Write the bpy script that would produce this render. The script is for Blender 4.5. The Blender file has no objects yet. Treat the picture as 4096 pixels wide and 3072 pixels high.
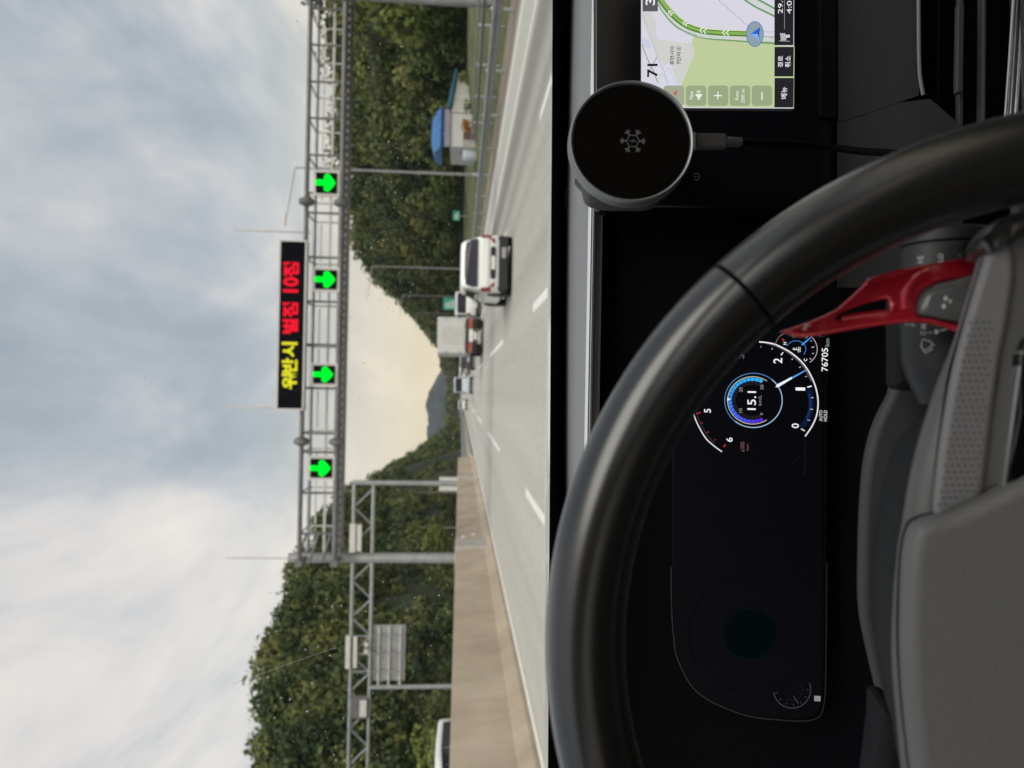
import bpy, bmesh, math, random
import numpy as np
from mathutils import Vector, Matrix
R_ = math.radians
random.seed(7); rng = np.random.default_rng(7)
scn = bpy.context.scene
col = scn.collection

# ------------------------------------------------------------------ camera
FPX, CX, CY = 2840.0, 2048.0, 1536.0            # focal length and centre in photo pixels (4096 x 3072)
CAM = Vector((0, 0, 1.36))
pitch, yaw, roll = math.atan(208/FPX), math.atan(24/FPX), .019
FWD = Vector((math.sin(yaw)*math.cos(pitch), math.cos(yaw)*math.cos(pitch), -math.sin(pitch)))
_r = Vector((math.cos(yaw), -math.sin(yaw), 0)); _u = _r.cross(FWD)
RGT = math.cos(roll)*_r + math.sin(roll)*_u
UPV = math.cos(roll)*_u - math.sin(roll)*_r
cd = bpy.data.cameras.new('camera'); cam = bpy.data.objects.new('camera', cd); col.objects.link(cam)
# the phone was held sideways: picture right = down, picture up = to the right
m3 = Matrix((-UPV, RGT, -FWD)).transposed()
cam.matrix_world = Matrix.Translation(CAM) @ m3.to_4x4()
cd.sensor_fit = 'HORIZONTAL'; cd.sensor_width = 36; cd.lens = 36*FPX/4096
cd.clip_start = .02; cd.clip_end = 6000
cd.dof.use_dof = True; cd.dof.focus_distance = .55; cd.dof.aperture_fstop = 9.5
scn.camera = cam

# ------------------------------------------------------------------ world, sun, exposure
SUN_EL, SUN_AZ = R_(50), R_(148)                # azimuth clockwise from +Y (straight ahead)
w = bpy.data.worlds.new('World'); scn.world = w; w.use_nodes = True
nt = w.node_tree; nt.nodes.clear()
def N(t, **k):
    n = nt.nodes.new(t)
    for a, v in k.items(): setattr(n, a, v)
    return n
def L(a, b): nt.links.new(a, b)
def math_n(op, a, b=None):
    n = N('ShaderNodeMath', operation=op)
    for i, v in enumerate((a, b)):
        if v is None: continue
        if isinstance(v, (int, float)): n.inputs[i].default_value = v
        else: L(v, n.inputs[i])
    return n.outputs[0]
def ramp_n(fac, stops):
    n = N('ShaderNodeValToRGB'); L(fac, n.inputs[0]); e = n.color_ramp.elements
    while len(e) < len(stops): e.new(.5)
    for i, (p, c) in enumerate(stops): e[i].position = p; e[i].color = (*c, 1)
    return n.outputs[0]
def mix_n(fac, a, b, bt='MIX'):
    n = N('ShaderNodeMix', data_type='RGBA', blend_type=bt)
    for s, v in ((0, fac), (6, a), (7, b)):
        if isinstance(v, (int, float)): n.inputs[s].default_value = v
        elif isinstance(v, tuple): n.inputs[s].default_value = (*v, 1)
        else: L(v, n.inputs[s])
    return n.outputs[2]
tc = N('ShaderNodeTexCoord'); sp = N('ShaderNodeSeparateXYZ'); L(tc.outputs['Generated'], sp.inputs[0])
zz = math_n('ADD', math_n('MAXIMUM', sp.outputs[2], 0), .22)
cb = N('ShaderNodeCombineXYZ')
L(math_n('DIVIDE', sp.outputs[0], zz), cb.inputs[0]); L(math_n('DIVIDE', sp.outputs[1], zz), cb.inputs[1])
mp = N('ShaderNodeMapping'); mp.inputs['Rotation'].default_value = (0, 0, R_(28)); mp.inputs['Scale'].default_value = (1.5, .62, 1)
mp.inputs['Location'].default_value = (0, 0, 0)
L(cb.outputs[0], mp.inputs[0])
n1 = N('ShaderNodeTexNoise'); n1.inputs['Scale'].default_value = 1.5; n1.inputs['Detail'].default_value = 8; n1.inputs['Roughness'].default_value = .56
n1.inputs['Distortion'].default_value = .55; L(mp.outputs[0], n1.inputs['Vector'])
n2 = N('ShaderNodeTexNoise'); n2.inputs['Scale'].default_value = .55; n2.inputs['Detail'].default_value = 4; L(mp.outputs[0], n2.inputs['Vector'])
n3 = N('ShaderNodeTexNoise'); n3.inputs['Scale'].default_value = 5.0; n3.inputs['Detail'].default_value = 5; n3.inputs['Distortion'].default_value = .3; L(mp.outputs[0], n3.inputs['Vector'])
dens = math_n('ADD', math_n('ADD', math_n('MULTIPLY', n1.outputs[0], .52), math_n('MULTIPLY', n2.outputs[0], .36)), math_n('MULTIPLY', n3.outputs[0], .12))
cloud = ramp_n(dens, [(.38, (.35, .41, .465)), (.45, (.44, .49, .545)), (.51, (.59, .61, .65)), (.56, (.81, .775, .765)), (.63, (1.0, .93, .86))])
low = ramp_n(sp.outputs[2], [(0.0, (1.0, .82, .52)), (.12, (.98, .84, .62)), (.30, (.66, .70, .72))])
lowf = ramp_n(sp.outputs[2], [(.0, (.92,)*3), (.11, (.72,)*3), (.33, (0,)*3)])
skyc = mix_n(lowf, cloud, low)
nish = N('ShaderNodeTexSky', sky_type='NISHITA', sun_disc=False, sun_elevation=SUN_EL, sun_rotation=SUN_AZ)
nsc = mix_n(1.0, nish.outputs[0], (.10, .10, .10), 'MULTIPLY')
fin = mix_n(.92, nsc, skyc)
bg = N('ShaderNodeBackground'); bg.inputs[1].default_value = 1.0; L(fin, bg.inputs[0])
wo = N('ShaderNodeOutputWorld'); L(bg.outputs[0], wo.inputs[0])
sd = bpy.data.lights.new('sun', 'SUN'); sd.energy = 2.5; sd.angle = R_(48); sd.color = (1, .95, .87)
sun = bpy.data.objects.new('sun', sd); col.objects.link(sun)
sv = Vector((math.sin(SUN_AZ)*math.cos(SUN_EL), math.cos(SUN_AZ)*math.cos(SUN_EL), math.sin(SUN_EL)))
sun.rotation_euler = (-sv).to_track_quat('-Z', 'Y').to_euler()
vs = scn.view_settings; vs.view_transform = 'Standard'; vs.look = 'None'; vs.exposure = 0; vs.gamma = 1; vs.use_curve_mapping = False
scn.cycles.use_denoising = True; scn.cycles.max_bounces = 8; scn.cycles.transparent_max_bounces = 12
scn.cycles.sample_clamp_indirect = 4; scn.cycles.caustics_reflective = False; scn.cycles.caustics_refractive = False

# ------------------------------------------------------------------ helpers
def ray(px, py): return FWD + RGT*((CY-py)/FPX) + UPV*((CX-px)/FPX)
def P(px, py, D): return CAM + ray(px, py)*D     # D = depth along the view axis
def hit(px, py, pt, n):
    d = ray(px, py); return CAM + d*((pt-CAM).dot(n)/d.dot(n))
def lin(h):
    h = h.lstrip('#'); o = []
    for i in (0, 2, 4):
        c = int(h[i:i+2], 16)/255; o.append(c/12.92 if c <= .04045 else ((c+.055)/1.055)**2.4)
    return tuple(o)
def tag(o, label=None, cat=None, group=None, kind=None):
    for k, v in (('label', label), ('category', cat), ('group', group), ('kind', kind)):
        if v: o[k] = v
    return o
def empty(name, loc, rz=0):
    o = bpy.data.objects.new(name, None); col.objects.link(o); o.location = loc; o.rotation_euler = (0, 0, rz)
    o.empty_display_size = .1
    return o
class Frame:                                     # a plane with its own axes: e1 right, e2 up, e3 towards the viewer
    def __init__(s, o, tilt=0, e1=Vector((1, 0, 0)), e2=None):
        s.o = Vector(o); s.e1 = e1.normalized(); s.e2 = (e2 or Vector((0, math.sin(tilt), math.cos(tilt)))).normalized(); s.e3 = s.e1.cross(s.e2)
    def at(s, a, b, h=0): return s.o + s.e1*a + s.e2*b + s.e3*h
    def px(s, x, y, h=0):                        # picture position -> plane coordinates
        p = hit(x, y, s.o + s.e3*h, s.e3) - s.o; return (p.dot(s.e1), p.dot(s.e2))
    def mat(s, h=0): return Matrix.Translation(s.o + s.e3*h) @ Matrix((s.e1, s.e2, s.e3)).transposed().to_4x4()
def link(name, me, m, parent=None, smooth=False):
    me.materials.clear(); me.materials.append(m)
    if smooth: me.polygons.foreach_set('use_smooth', [True]*len(me.polygons))
    o = bpy.data.objects.new(name, me); col.objects.link(o)
    if parent is not None:
        o.parent = parent
        if parent.matrix_basis != Matrix(): o.matrix_parent_inverse = PINV(parent)
    return o
def PINV(p):
    M = p.matrix_basis.copy(); q = p
    while q.parent is not None:
        q = q.parent; M = q.matrix_basis @ M
    return M.inverted()
class MB:                                        # collects faces in world coordinates for ONE mesh object
    def __init__(s): s.v = []; s.f = []
    def add(s, vs, fs):
        b = len(s.v); s.v += [tuple(v) for v in vs]; s.f += [tuple(i+b for i in f) for f in fs]; return s
    def box(s, a, b):
        x0, y0, z0 = a; x1, y1, z1 = b
        return s.add([(x0,y0,z0),(x1,y0,z0),(x1,y1,z0),(x0,y1,z0),(x0,y0,z1),(x1,y0,z1),(x1,y1,z1),(x0,y1,z1)],
                     [(0,3,2,1),(4,5,6,7),(0,1,5,4),(1,2,6,5),(2,3,7,6),(3,0,4,7)])
    def bar(s, p, q, wx, wz=None, up=Vector((0, 0, 1))):
        p, q = Vector(p), Vector(q); d = (q-p).normalized()
        a = d.cross(up); a = a.normalized() if a.length > 1e-4 else Vector((1, 0, 0)); b = a.cross(d)
        wz = wz or wx; vs = []
        for c in (p, q):
            for i, j in ((-1,-1),(1,-1),(1,1),(-1,1)): vs.append(c + a*(i*wx/2) + b*(j*wz/2))
        return s.add(vs, [(0,3,2,1),(4,5,6,7),(0,1,5,4),(1,2,6,5),(2,3,7,6),(3,0,4,7)])
    def tube(s, pts, r, n=10, caps=True, closed=False):
        pts = [Vector(p) for p in pts]; rs = r if isinstance(r, (list, tuple)) else [r]*len(pts); m = len(pts); vs = []
        ref = None
        for i, p in enumerate(pts):
            if closed: d = pts[(i+1) % m]-pts[i-1]
            else: d = pts[min(i+1, m-1)]-pts[max(i-1, 0)]
            d.normalize()
            if ref is None: ref = d.orthogonal().normalized()
            a = (ref - d*ref.dot(d)).normalized(); ref = a; b = d.cross(a)
            for k in range(n):
                t = 2*math.pi*k/n; vs.append(p + a*(math.cos(t)*rs[i]) + b*(math.sin(t)*rs[i]))
        fs = []
        for i in range(m if closed else m-1):
            j = (i+1) % m
            for k in range(n): fs.append((i*n+k, i*n+(k+1) % n, j*n+(k+1) % n, j*n+k))
        if caps and not closed: fs += [tuple(range(n))[::-1], tuple(range((m-1)*n, m*n))]
        return s.add(vs, fs)
    def loft(s, rings, caps=True, closed=True):
        n = len(rings[0]); vs = [v for r in rings for v in r]; fs = []
        for i in range(len(rings)-1):
            for k in range(n if closed else n-1): fs.append((i*n+k, i*n+(k+1) % n, (i+1)*n+(k+1) % n, (i+1)*n+k))
        if caps and closed: fs += [tuple(range(n))[::-1], tuple(range((len(rings)-1)*n, len(rings)*n))]
        return s.add(vs, fs)
    def lathe(s, o, axis, prof, n=32):           # prof: (radius, height along the axis)
        axis = Vector(axis).normalized(); a = axis.orthogonal().normalized(); b = axis.cross(a); o = Vector(o)
        rings = [[o + axis*h + (a*math.cos(2*math.pi*k/n) + b*math.sin(2*math.pi*k/n))*r for k in range(n)] for r, h in prof]
        return s.loft(rings)
    def quad(s, a, b, c, d): return s.add([a, b, c, d], [(0, 1, 2, 3)])
    def build(s, name, m, parent=None, smooth=False, bevel=0):
        me = bpy.data.meshes.new(name); me.from_pydata(s.v, [], s.f); me.validate()
        bm = bmesh.new(); bm.from_mesh(me)
        if bevel:
            bm.normal_update()
            es = [e for e in bm.edges if len(e.link_faces) == 2 and e.calc_face_angle(0) > .5]
            bmesh.ops.bevel(bm, geom=es, offset=bevel, segments=2, profile=.5, affect='EDGES', clamp_overlap=True)
        bmesh.ops.recalc_face_normals(bm, faces=bm.faces[:]); bm.to_mesh(me); bm.free()
        o = link(name, me, m, parent, smooth)
        if smooth:
            me.set_sharp_from_angle(angle=R_(40))
        return o
def spline(pts, n=6, closed=True):               # Catmull-Rom resample
    pts = [Vector(p) for p in pts]; m = len(pts); out = []
    for i in range(m if closed else m-1):
        if closed: a, b, c, d = pts[i-1], pts[i], pts[(i+1) % m], pts[(i+2) % m]
        else: a, b, c, d = pts[max(i-1, 0)], pts[i], pts[i+1], pts[min(i+2, m-1)]
        for k in range(n):
            t = k/n
            out.append(.5*((2*b) + (c-a)*t + (2*a-5*b+4*c-d)*t*t + (3*b-a-3*c+d)*t**3))
    if not closed: out.append(pts[-1])
    return [tuple(p) for p in out]
def curve_mesh(cu):
    o = bpy.data.objects.new('t', cu); me = bpy.data.meshes.new_from_object(o); bpy.data.objects.remove(o); bpy.data.curves.remove(cu)
    return me
def slab(name, fr, loops, h0, h1, m, parent=None, bevel=0, res=3, smooth=True):
    """polygon (first loop) with holes (other loops) in plane coordinates, from height h0 to h1 above the plane"""
    cu = bpy.data.curves.new('t', 'CURVE'); cu.dimensions = '2D'; cu.fill_mode = 'BOTH'
    for lp in loops:
        sp_ = cu.splines.new('POLY'); sp_.points.add(len(lp)-1); sp_.use_cyclic_u = True
        for q, p in zip(sp_.points, lp): q.co = (p[0], p[1], 0, 1)
    cu.extrude = max((h1-h0)/2-bevel, 0); cu.bevel_depth = bevel; cu.bevel_resolution = res; cu.offset = -bevel
    me = curve_mesh(cu); me.transform(fr.mat((h0+h1)/2))
    o = link(name, me, m, parent, smooth)
    if smooth: me.set_sharp_from_angle(angle=R_(35))
    return o
def flat_px(name, fr, pts, h, m, parent, smooth_n=0, holes=()):
    """flat print on a plane, drawn by picture positions"""
    lp = [fr.px(x, y, h) for x, y in pts]
    if smooth_n: lp = [p[:2] for p in spline([(a, b, 0) for a, b in lp], smooth_n)]
    return slab(name, fr, [lp]+[[fr.px(x, y, h) for x, y in q] for q in holes], h, h, m, parent, smooth=False)
def ribbon_px(name, fr, pts, wpx, h, m, parent, n=6, closed=False):
    q = [Vector((*p, 0)) for p in (spline([(x, y, 0) for x, y in pts], n, closed) if n else [(x, y, 0) for x, y in pts])] if False else [Vector(p) for p in (spline([(x, y, 0) for x, y in pts], n, closed) if n else [(x, y, 0) for x, y in pts])]
    mb = MB(); vs = []; k = len(q)
    for i, p in enumerate(q):
        d = (q[(i+1) % k]-q[i-1]) if closed else (q[min(i+1, k-1)]-q[max(i-1, 0)])
        d.normalize(); nrm = Vector((-d.y, d.x, 0))*(wpx/2)
        for sgn in (1, -1):
            a, b = fr.px(p.x+nrm.x*sgn, p.y+nrm.y*sgn, h); vs.append(fr.at(a, b, h))
    fs = [(2*i, 2*i+1, (2*i+3) % (2*k), (2*i+2) % (2*k)) for i in range(k if closed else k-1)]
    mb.add(vs, fs); return mb.build(name, m, parent)
def text_mesh(s, bold=0):
    cu = bpy.data.curves.new('t', 'FONT'); cu.body = s; cu.size = 1; cu.offset = bold; cu.resolution_u = 3
    me = curve_mesh(cu)
    v = np.array([x.co[:] for x in me.vertices]); lo, hi = v.min(0), v.max(0)
    return me, lo, hi
def text_on(name, fr, s, a0, a1, b0, b1, h, m, parent, bold=0):
    """lettering filling the box a0..a1 (right) by b0..b1 (up) of a plane"""
    me, lo, hi = text_mesh(s, bold)
    sx = (a1-a0)/(hi[0]-lo[0]); sy = (b1-b0)/(hi[1]-lo[1])
    me.transform(fr.mat(h) @ Matrix.Translation((a0, b0, 0)) @ Matrix.Diagonal((sx, sy, 1, 1)) @ Matrix.Translation((-lo[0], -lo[1], 0)))
    return link(name, me, m, parent)
def text_px(name, fr, s, x0, x1, y0, y1, h, m, parent, bold=0):
    """x0..x1: top..bottom of the letters, y1..y0: left..right (picture positions)"""
    a0, b1 = fr.px(x0, max(y0, y1), h); a1, b0 = fr.px(x1, min(y0, y1), h)
    return text_on(name, fr, s, a0, a1, b0, b1, h, m, parent, bold)

# ------------------------------------------------------------------ materials
def mat(name, c, rough=.6, metal=0, var=0, scale=5, bump=0, bscale=40, spec=.5, stretch=(1, 1, 1), detail=5, coat=0):
    m = bpy.data.materials.new(name); m.use_nodes = True; t = m.node_tree; b = t.nodes['Principled BSDF']
    b.inputs['Base Color'].default_value = (*c, 1); b.inputs['Roughness'].default_value = rough; b.inputs['Metallic'].default_value = metal
    b.inputs['Specular IOR Level'].default_value = spec; b.inputs['Coat Weight'].default_value = coat
    if var or bump:
        tx = t.nodes.new('ShaderNodeTexCoord'); mp_ = t.nodes.new('ShaderNodeMapping'); t.links.new(tx.outputs['Object'], mp_.inputs[0])
        mp_.inputs['Scale'].default_value = stretch
    if var:
        n = t.nodes.new('ShaderNodeTexNoise'); n.inputs['Scale'].default_value = scale; n.inputs['Detail'].default_value = detail
        t.links.new(mp_.outputs[0], n.inputs['Vector'])
        r = t.nodes.new('ShaderNodeValToRGB'); e = r.color_ramp.elements
        e[0].position = .3; e[1].position = .7
        e[0].color = (*[x*(1-var) for x in c], 1); e[1].color = (*[min(1, x*(1+var)) for x in c], 1)
        t.links.new(n.outputs[0], r.inputs[0]); t.links.new(r.outputs[0], b.inputs['Base Color'])
    if bump:
        n = t.nodes.new('ShaderNodeTexNoise'); n.inputs['Scale'].default_value = bscale; n.inputs['Detail'].default_value = 4
        t.links.new(mp_.outputs[0], n.inputs['Vector'])
        bn = t.nodes.new('ShaderNodeBump'); bn.inputs['Strength'].default_value = bump; bn.inputs['Distance'].default_value = .4/bscale
        t.links.new(n.outputs[0], bn.inputs['Height']); t.links.new(bn.outputs[0], b.inputs['Normal'])
    return m
def emi(name, c, s=1):
    m = bpy.data.materials.new(name); m.use_nodes = True; t = m.node_tree; t.nodes.clear()
    e = t.nodes.new('ShaderNodeEmission'); e.inputs[0].default_value = (*c, 1); e.inputs[1].default_value = s
    o = t.nodes.new('ShaderNodeOutputMaterial'); t.links.new(e.outputs[0], o.inputs[0]); return m
_em = {}
def EM(h, s=1):
    k = (h, s)
    if k not in _em: _em[k] = emi('lit_'+h.strip('#'), lin(h), s)
    return _em[k]
M = {}
M['grass'] = mat('grass', (.075, .095, .030), .95, var=.45, scale=.6, bump=.6, bscale=8)
M['floor'] = mat('forest_floor', (.026, .036, .016), .95, var=.4, scale=.5, bump=.8, bscale=3)
M['soil'] = mat('soil', (.23, .19, .15), .95, var=.3, scale=2.5, stretch=(1, .06, 1))
M['paint'] = mat('road_paint', (.78, .77, .73), .6, var=.12, scale=6)
M['barrier'] = mat('barrier_concrete', (.43, .36, .285), .9, var=.16, scale=1.1, bump=.25, bscale=20, stretch=(1, .35, 1.2))
def stain_material():
    m = bpy.data.materials.new('barrier_concrete'); m.use_nodes = True; t = m.node_tree; b = t.nodes['Principled BSDF']; b.inputs['Roughness'].default_value = .92
    tx = t.nodes.new('ShaderNodeTexCoord'); prev = None
    for st, sc, det, lo, hi, stops in (((1, .30, .35), 1.3, 6, .32, .70, ((.43, .345, .265), (.53, .445, .355))), ((1, 1.6, .16), 1.5, 4, .40, .62, ((.95, .945, .94), (1.02, 1.015, 1.0))), ((1, .8, 1), .8, 8, .35, .62, ((.84, .83, .81), (1.03, 1.03, 1.03)))):
        mp_ = t.nodes.new('ShaderNodeMapping'); mp_.inputs['Scale'].default_value = st; t.links.new(tx.outputs['Object'], mp_.inputs[0])
        n = t.nodes.new('ShaderNodeTexNoise'); n.inputs['Scale'].default_value = sc; n.inputs['Detail'].default_value = det; t.links.new(mp_.outputs[0], n.inputs['Vector'])
        r = t.nodes.new('ShaderNodeValToRGB'); e = r.color_ramp.elements; e[0].position = lo; e[1].position = hi; e[0].color = (*stops[0], 1); e[1].color = (*stops[1], 1); t.links.new(n.outputs[0], r.inputs[0])
        if prev is None: prev = r.outputs[0]
        else:
            x = t.nodes.new('ShaderNodeMix'); x.data_type = 'RGBA'; x.blend_type = 'MULTIPLY'; x.inputs[0].default_value = 1; t.links.new(prev, x.inputs[6]); t.links.new(r.outputs[0], x.inputs[7]); prev = x.outputs[2]
    t.links.new(prev, b.inputs['Base Color']); return m
M['barrier'] = stain_material()
M['concrete'] = mat('concrete', (.42, .40, .37), .9, var=.12, scale=2)
M['steel'] = mat('galvanised_steel', (.36, .365, .375), .5, .55, var=.15, scale=3)
M['dsteel'] = mat('weathered_steel', (.17, .17, .175), .6, .4, var=.2, scale=3)
M['psteel'] = mat('pale_steel', (.62, .60, .58), .55, .1, var=.08, scale=3)
M['black'] = mat('black_plastic', (.012, .012, .014), .5)
M['white'] = mat('white_paint', (.78, .79, .77), .28, coat=.6)
M['bluewhite'] = mat('pale_blue_paint', (.62, .68, .74), .28, coat=.6)
M['silver'] = mat('silver_paint', (.55, .56, .58), .3, .3, coat=.5)
M['darkpaint'] = mat('dark_paint', (.04, .042, .05), .3, coat=.5)
M['glass'] = mat('dark_car_glass', (.03, .027, .036), .12, spec=.28)
M['tyre'] = mat('tyre_rubber', (.02, .02, .02), .85)
M['rim'] = mat('wheel_alloy', (.45, .45, .46), .35, .7)
M['redlens'] = mat('red_lens', (.22, .025, .03), .2, coat=.5)
M['orange'] = mat('orange_reflective', (.36, .10, .06), .5)
M['plate'] = mat('number_plate', (.75, .75, .72), .5)
M['underbody'] = mat('dark_bumper', (.02, .02, .022), .7)
M['boxwhite'] = mat('cargo_panel', (.58, .58, .57), .5, var=.05, scale=2)
M['signgreen'] = mat('green_sign_sheet', (.02, .30, .22), .5)
M['wall'] = mat('pale_metal_wall', (.60, .60, .55), .7, var=.08, scale=3)
M['brown'] = mat('brown_door', (.12, .065, .045), .7)
M['blueroof'] = mat('blue_roof', (.05, .17, .42), .45, var=.2, scale=2)
M['bark'] = mat('bark', (.09, .07, .05), .95, var=.3, scale=4)
# --- car interior
M['dash'] = mat('dash_soft_plastic', (.20, .20, .205), .55, bump=.35, bscale=900)
M['dashdark'] = mat('dash_dark_plastic', (.04, .04, .042), .6, bump=.2, bscale=900)
M['gloss'] = mat('black_gloss_panel', (.003, .003, .004), .12, spec=.25)
M['lcd'] = mat('dark_lcd', (.0035, .0038, .006), .45, spec=.06)
M['signblack'] = mat('sign_face', (.006, .006, .008), .8, spec=.03)
M['blackmat'] = mat('matt_black', (.0022, .0022, .0032), .7, spec=.06)
M['leather'] = mat('wheel_leather', (.009, .0088, .0088), .55, bump=.8, bscale=620, spec=.08, coat=0)
for _k, _v in (('Sheen Weight', .15), ('Sheen Roughness', .30), ('Coat Weight', 1.0), ('Coat Roughness', .25), ('Coat IOR', 1.7)): M['leather'].node_tree.nodes['Principled BSDF'].inputs[_k].default_value = _v
M['hub'] = mat('airbag_cover_plastic', (.112, .111, .113), .52, bump=.35, bscale=650)
M['spoke'] = mat('spoke_leather', (.088, .087, .087), .5, bump=.2, bscale=900)
M['shroud'] = mat('grained_shroud', (.013, .013, .0136), .65, spec=.25, bump=.7, bscale=380, stretch=(1, 1, .45))
M['lleather'] = mat('lower_dash_leather', (.010, .010, .0106), .7, spec=.18, bump=.4, bscale=500, stretch=(.5, 1, 1))
M['chrome'] = mat('satin_chrome', (.70, .71, .73), .22, 1)
M['trim'] = mat('silver_trim', (.78, .79, .80), .35, .5)
M['red'] = mat('anodised_red', (.66, .016, .034), .22, .3, coat=.8)
M['greypad'] = mat('paddle_grey', (.20, .205, .205), .35, .5)
M['pad'] = mat('perforated_leather', (.155, .152, .158), .5, bump=.2, bscale=900)
M['print'] = mat('white_print', (.85, .85, .83), .6)
M['dimprint'] = mat('grey_print', (.085, .085, .088), .6)
M['headliner'] = mat('headliner', (.07, .069, .067), .95)
M['doortrim'] = mat('door_trim', (.05, .05, .05), .8)
M['dust'] = bpy.data.materials.new('windscreen_dust'); M['dust'].use_nodes = True; _t = M['dust'].node_tree; _t.nodes.clear()
_a = _t.nodes.new('ShaderNodeBsdfDiffuse'); _b = _t.nodes.new('ShaderNodeBsdfTranslucent'); _x = _t.nodes.new('ShaderNodeMixShader'); _o = _t.nodes.new('ShaderNodeOutputMaterial')
_a.inputs[0].default_value = _b.inputs[0].default_value = (.85, .84, .80, 1); _x.inputs[0].default_value = .6
_t.links.new(_a.outputs[0], _x.inputs[1]); _t.links.new(_b.outputs[0], _x.inputs[2]); _t.links.new(_x.outputs[0], _o.inputs[0])

def foliage(name, c1, c2, c3):
    m = bpy.data.materials.new(name); m.use_nodes = True; t = m.node_tree; b = t.nodes['Principled BSDF']
    b.inputs['Roughness'].default_value = .85; b.inputs['Specular IOR Level'].default_value = .15
    tx = t.nodes.new('ShaderNodeTexCoord'); n = t.nodes.new('ShaderNodeTexNoise'); n.inputs['Scale'].default_value = .20; n.inputs['Detail'].default_value = 1.5
    t.links.new(tx.outputs['Object'], n.inputs['Vector'])
    g = t.nodes.new('ShaderNodeNewGeometry')
    a = t.nodes.new('ShaderNodeMath'); a.operation = 'MULTIPLY_ADD'; a.inputs[1].default_value = .22; t.links.new(g.outputs['Random Per Island'], a.inputs[0])
    s = t.nodes.new('ShaderNodeMath'); s.operation = 'SUBTRACT'; s.inputs[1].default_value = .11; t.links.new(n.outputs[0], s.inputs[0]); t.links.new(s.outputs[0], a.inputs[2])
    r = t.nodes.new('ShaderNodeValToRGB'); e = r.color_ramp.elements; e.new(.5)
    for i, (p, c) in enumerate(((.32, c1), (.5, c2), (.68, c3))): e[i].position = p; e[i].color = (*c, 1)
    t.links.new(a.outputs[0], r.inputs[0]); t.links.new(r.outputs[0], b.inputs['Base Color']); return m
M['wood'] = foliage('wood_leaves', (.032, .054, .025), (.080, .106, .038), (.172, .172, .058))
M['fresh'] = foliage('fresh_leaves', (.09, .12, .03), (.14, .17, .04), (.19, .21, .06))

def road_material():
    m = bpy.data.materials.new('road_concrete'); m.use_nodes = True; t = m.node_tree; b = t.nodes['Principled BSDF']
    b.inputs['Roughness'].default_value = .85
    tx = t.nodes.new('ShaderNodeTexCoord')
    def noise(sc, st, det):
        mp_ = t.nodes.new('ShaderNodeMapping'); mp_.inputs['Scale'].default_value = st; t.links.new(tx.outputs['Object'], mp_.inputs[0])
        n = t.nodes.new('ShaderNodeTexNoise'); n.inputs['Scale'].default_value = sc; n.inputs['Detail'].default_value = det
        t.links.new(mp_.outputs[0], n.inputs['Vector']); return n.outputs[0]
    def ramp(f, stops):
        r = t.nodes.new('ShaderNodeValToRGB'); e = r.color_ramp.elements
        while len(e) < len(stops): e.new(.5)
        for i, (p, c) in enumerate(stops): e[i].position = p; e[i].color = (*c, 1)
        t.links.new(f, r.inputs[0]); return r.outputs[0]
    base = ramp(noise(1.0, (.9, .02, 1), 5), [(.3, (.385, .372, .335)), (.5, (.445, .43, .385)), (.7, (.49, .475, .425))])
    fine = ramp(noise(9, (1, .25, 1), 6), [(.35, (.93,)*3), (.65, (1.05,)*3)])
    # dark rubber tracks in the right-hand lanes
    sx = t.nodes.new('ShaderNodeSeparateXYZ'); t.links.new(tx.outputs['Object'], sx.inputs[0])
    mr = t.nodes.new('ShaderNodeMapRange'); mr.inputs[1].default_value = -6; mr.inputs[2].default_value = 10; t.links.new(sx.outputs[0], mr.inputs[0])
    def u(x): return (x+6)/16
    tr = ramp(mr.outputs[0], [(u(1.4), (1,)*3), (u(2.2), (.90,)*3), (u(2.6), (.83,)*3), (u(3.1), (.95,)*3), (u(3.9), (.86,)*3), (u(4.3), (.80,)*3), (u(4.8), (.95,)*3), (u(5.35), (.62,)*3), (u(5.8), (.80,)*3), (u(6.5), (.48,)*3), (u(7.1), (.52,)*3), (u(7.5), (.98,)*3)])
    def mul(a, c):
        x = t.nodes.new('ShaderNodeMix'); x.data_type = 'RGBA'; x.blend_type = 'MULTIPLY'; x.inputs[0].default_value = 1
        t.links.new(a, x.inputs[6]); t.links.new(c, x.inputs[7]); return x.outputs[2]
    t.links.new(mul(mul(base, fine), tr), b.inputs['Base Color']); return m
M['road'] = road_material()

# ================================================================== SETTING
def sheet(name, x0, x1, y0, y1, z, m, parent=None):
    return MB().quad((x0, y0, z), (x1, y0, z), (x1, y1, z), (x0, y1, z)).build(name, m, parent)
g = sheet('ground', -1500, 1500, -150, 2400, -.06, M['grass']); tag(g, kind='structure')
road = sheet('road', -6.1, 9.9, -40, 640, 0, M['road']); tag(road, kind='structure')
r2 = sheet('opposing_road', -21.5, -6.9, -40, 640, -.004, M['road']); tag(r2, kind='structure')
vg = sheet('dirt_verge', 9.9, 12.2, -40, 640, -.004, M['soil']); tag(vg, kind='structure')
# grass bank on the right rising to the wood
prof = [(12.2, -.01), (14, .25), (17, .7), (21, 1.25), (40, 1.6)]
bank = MB()
for i in range(len(prof)-1):
    (xa, za), (xb, zb) = prof[i], prof[i+1]
    for j in range(20):
        bank.quad((xa, j*15, za), (xb, j*15, zb), (xb, j*15+15, zb), (xa, j*15+15, za))
tag(bank.build('grass_bank', mat('bank_grass', (.095, .108, .038), .95, var=.35, scale=.7, bump=.6, bscale=8), smooth=True), kind='structure')
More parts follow.
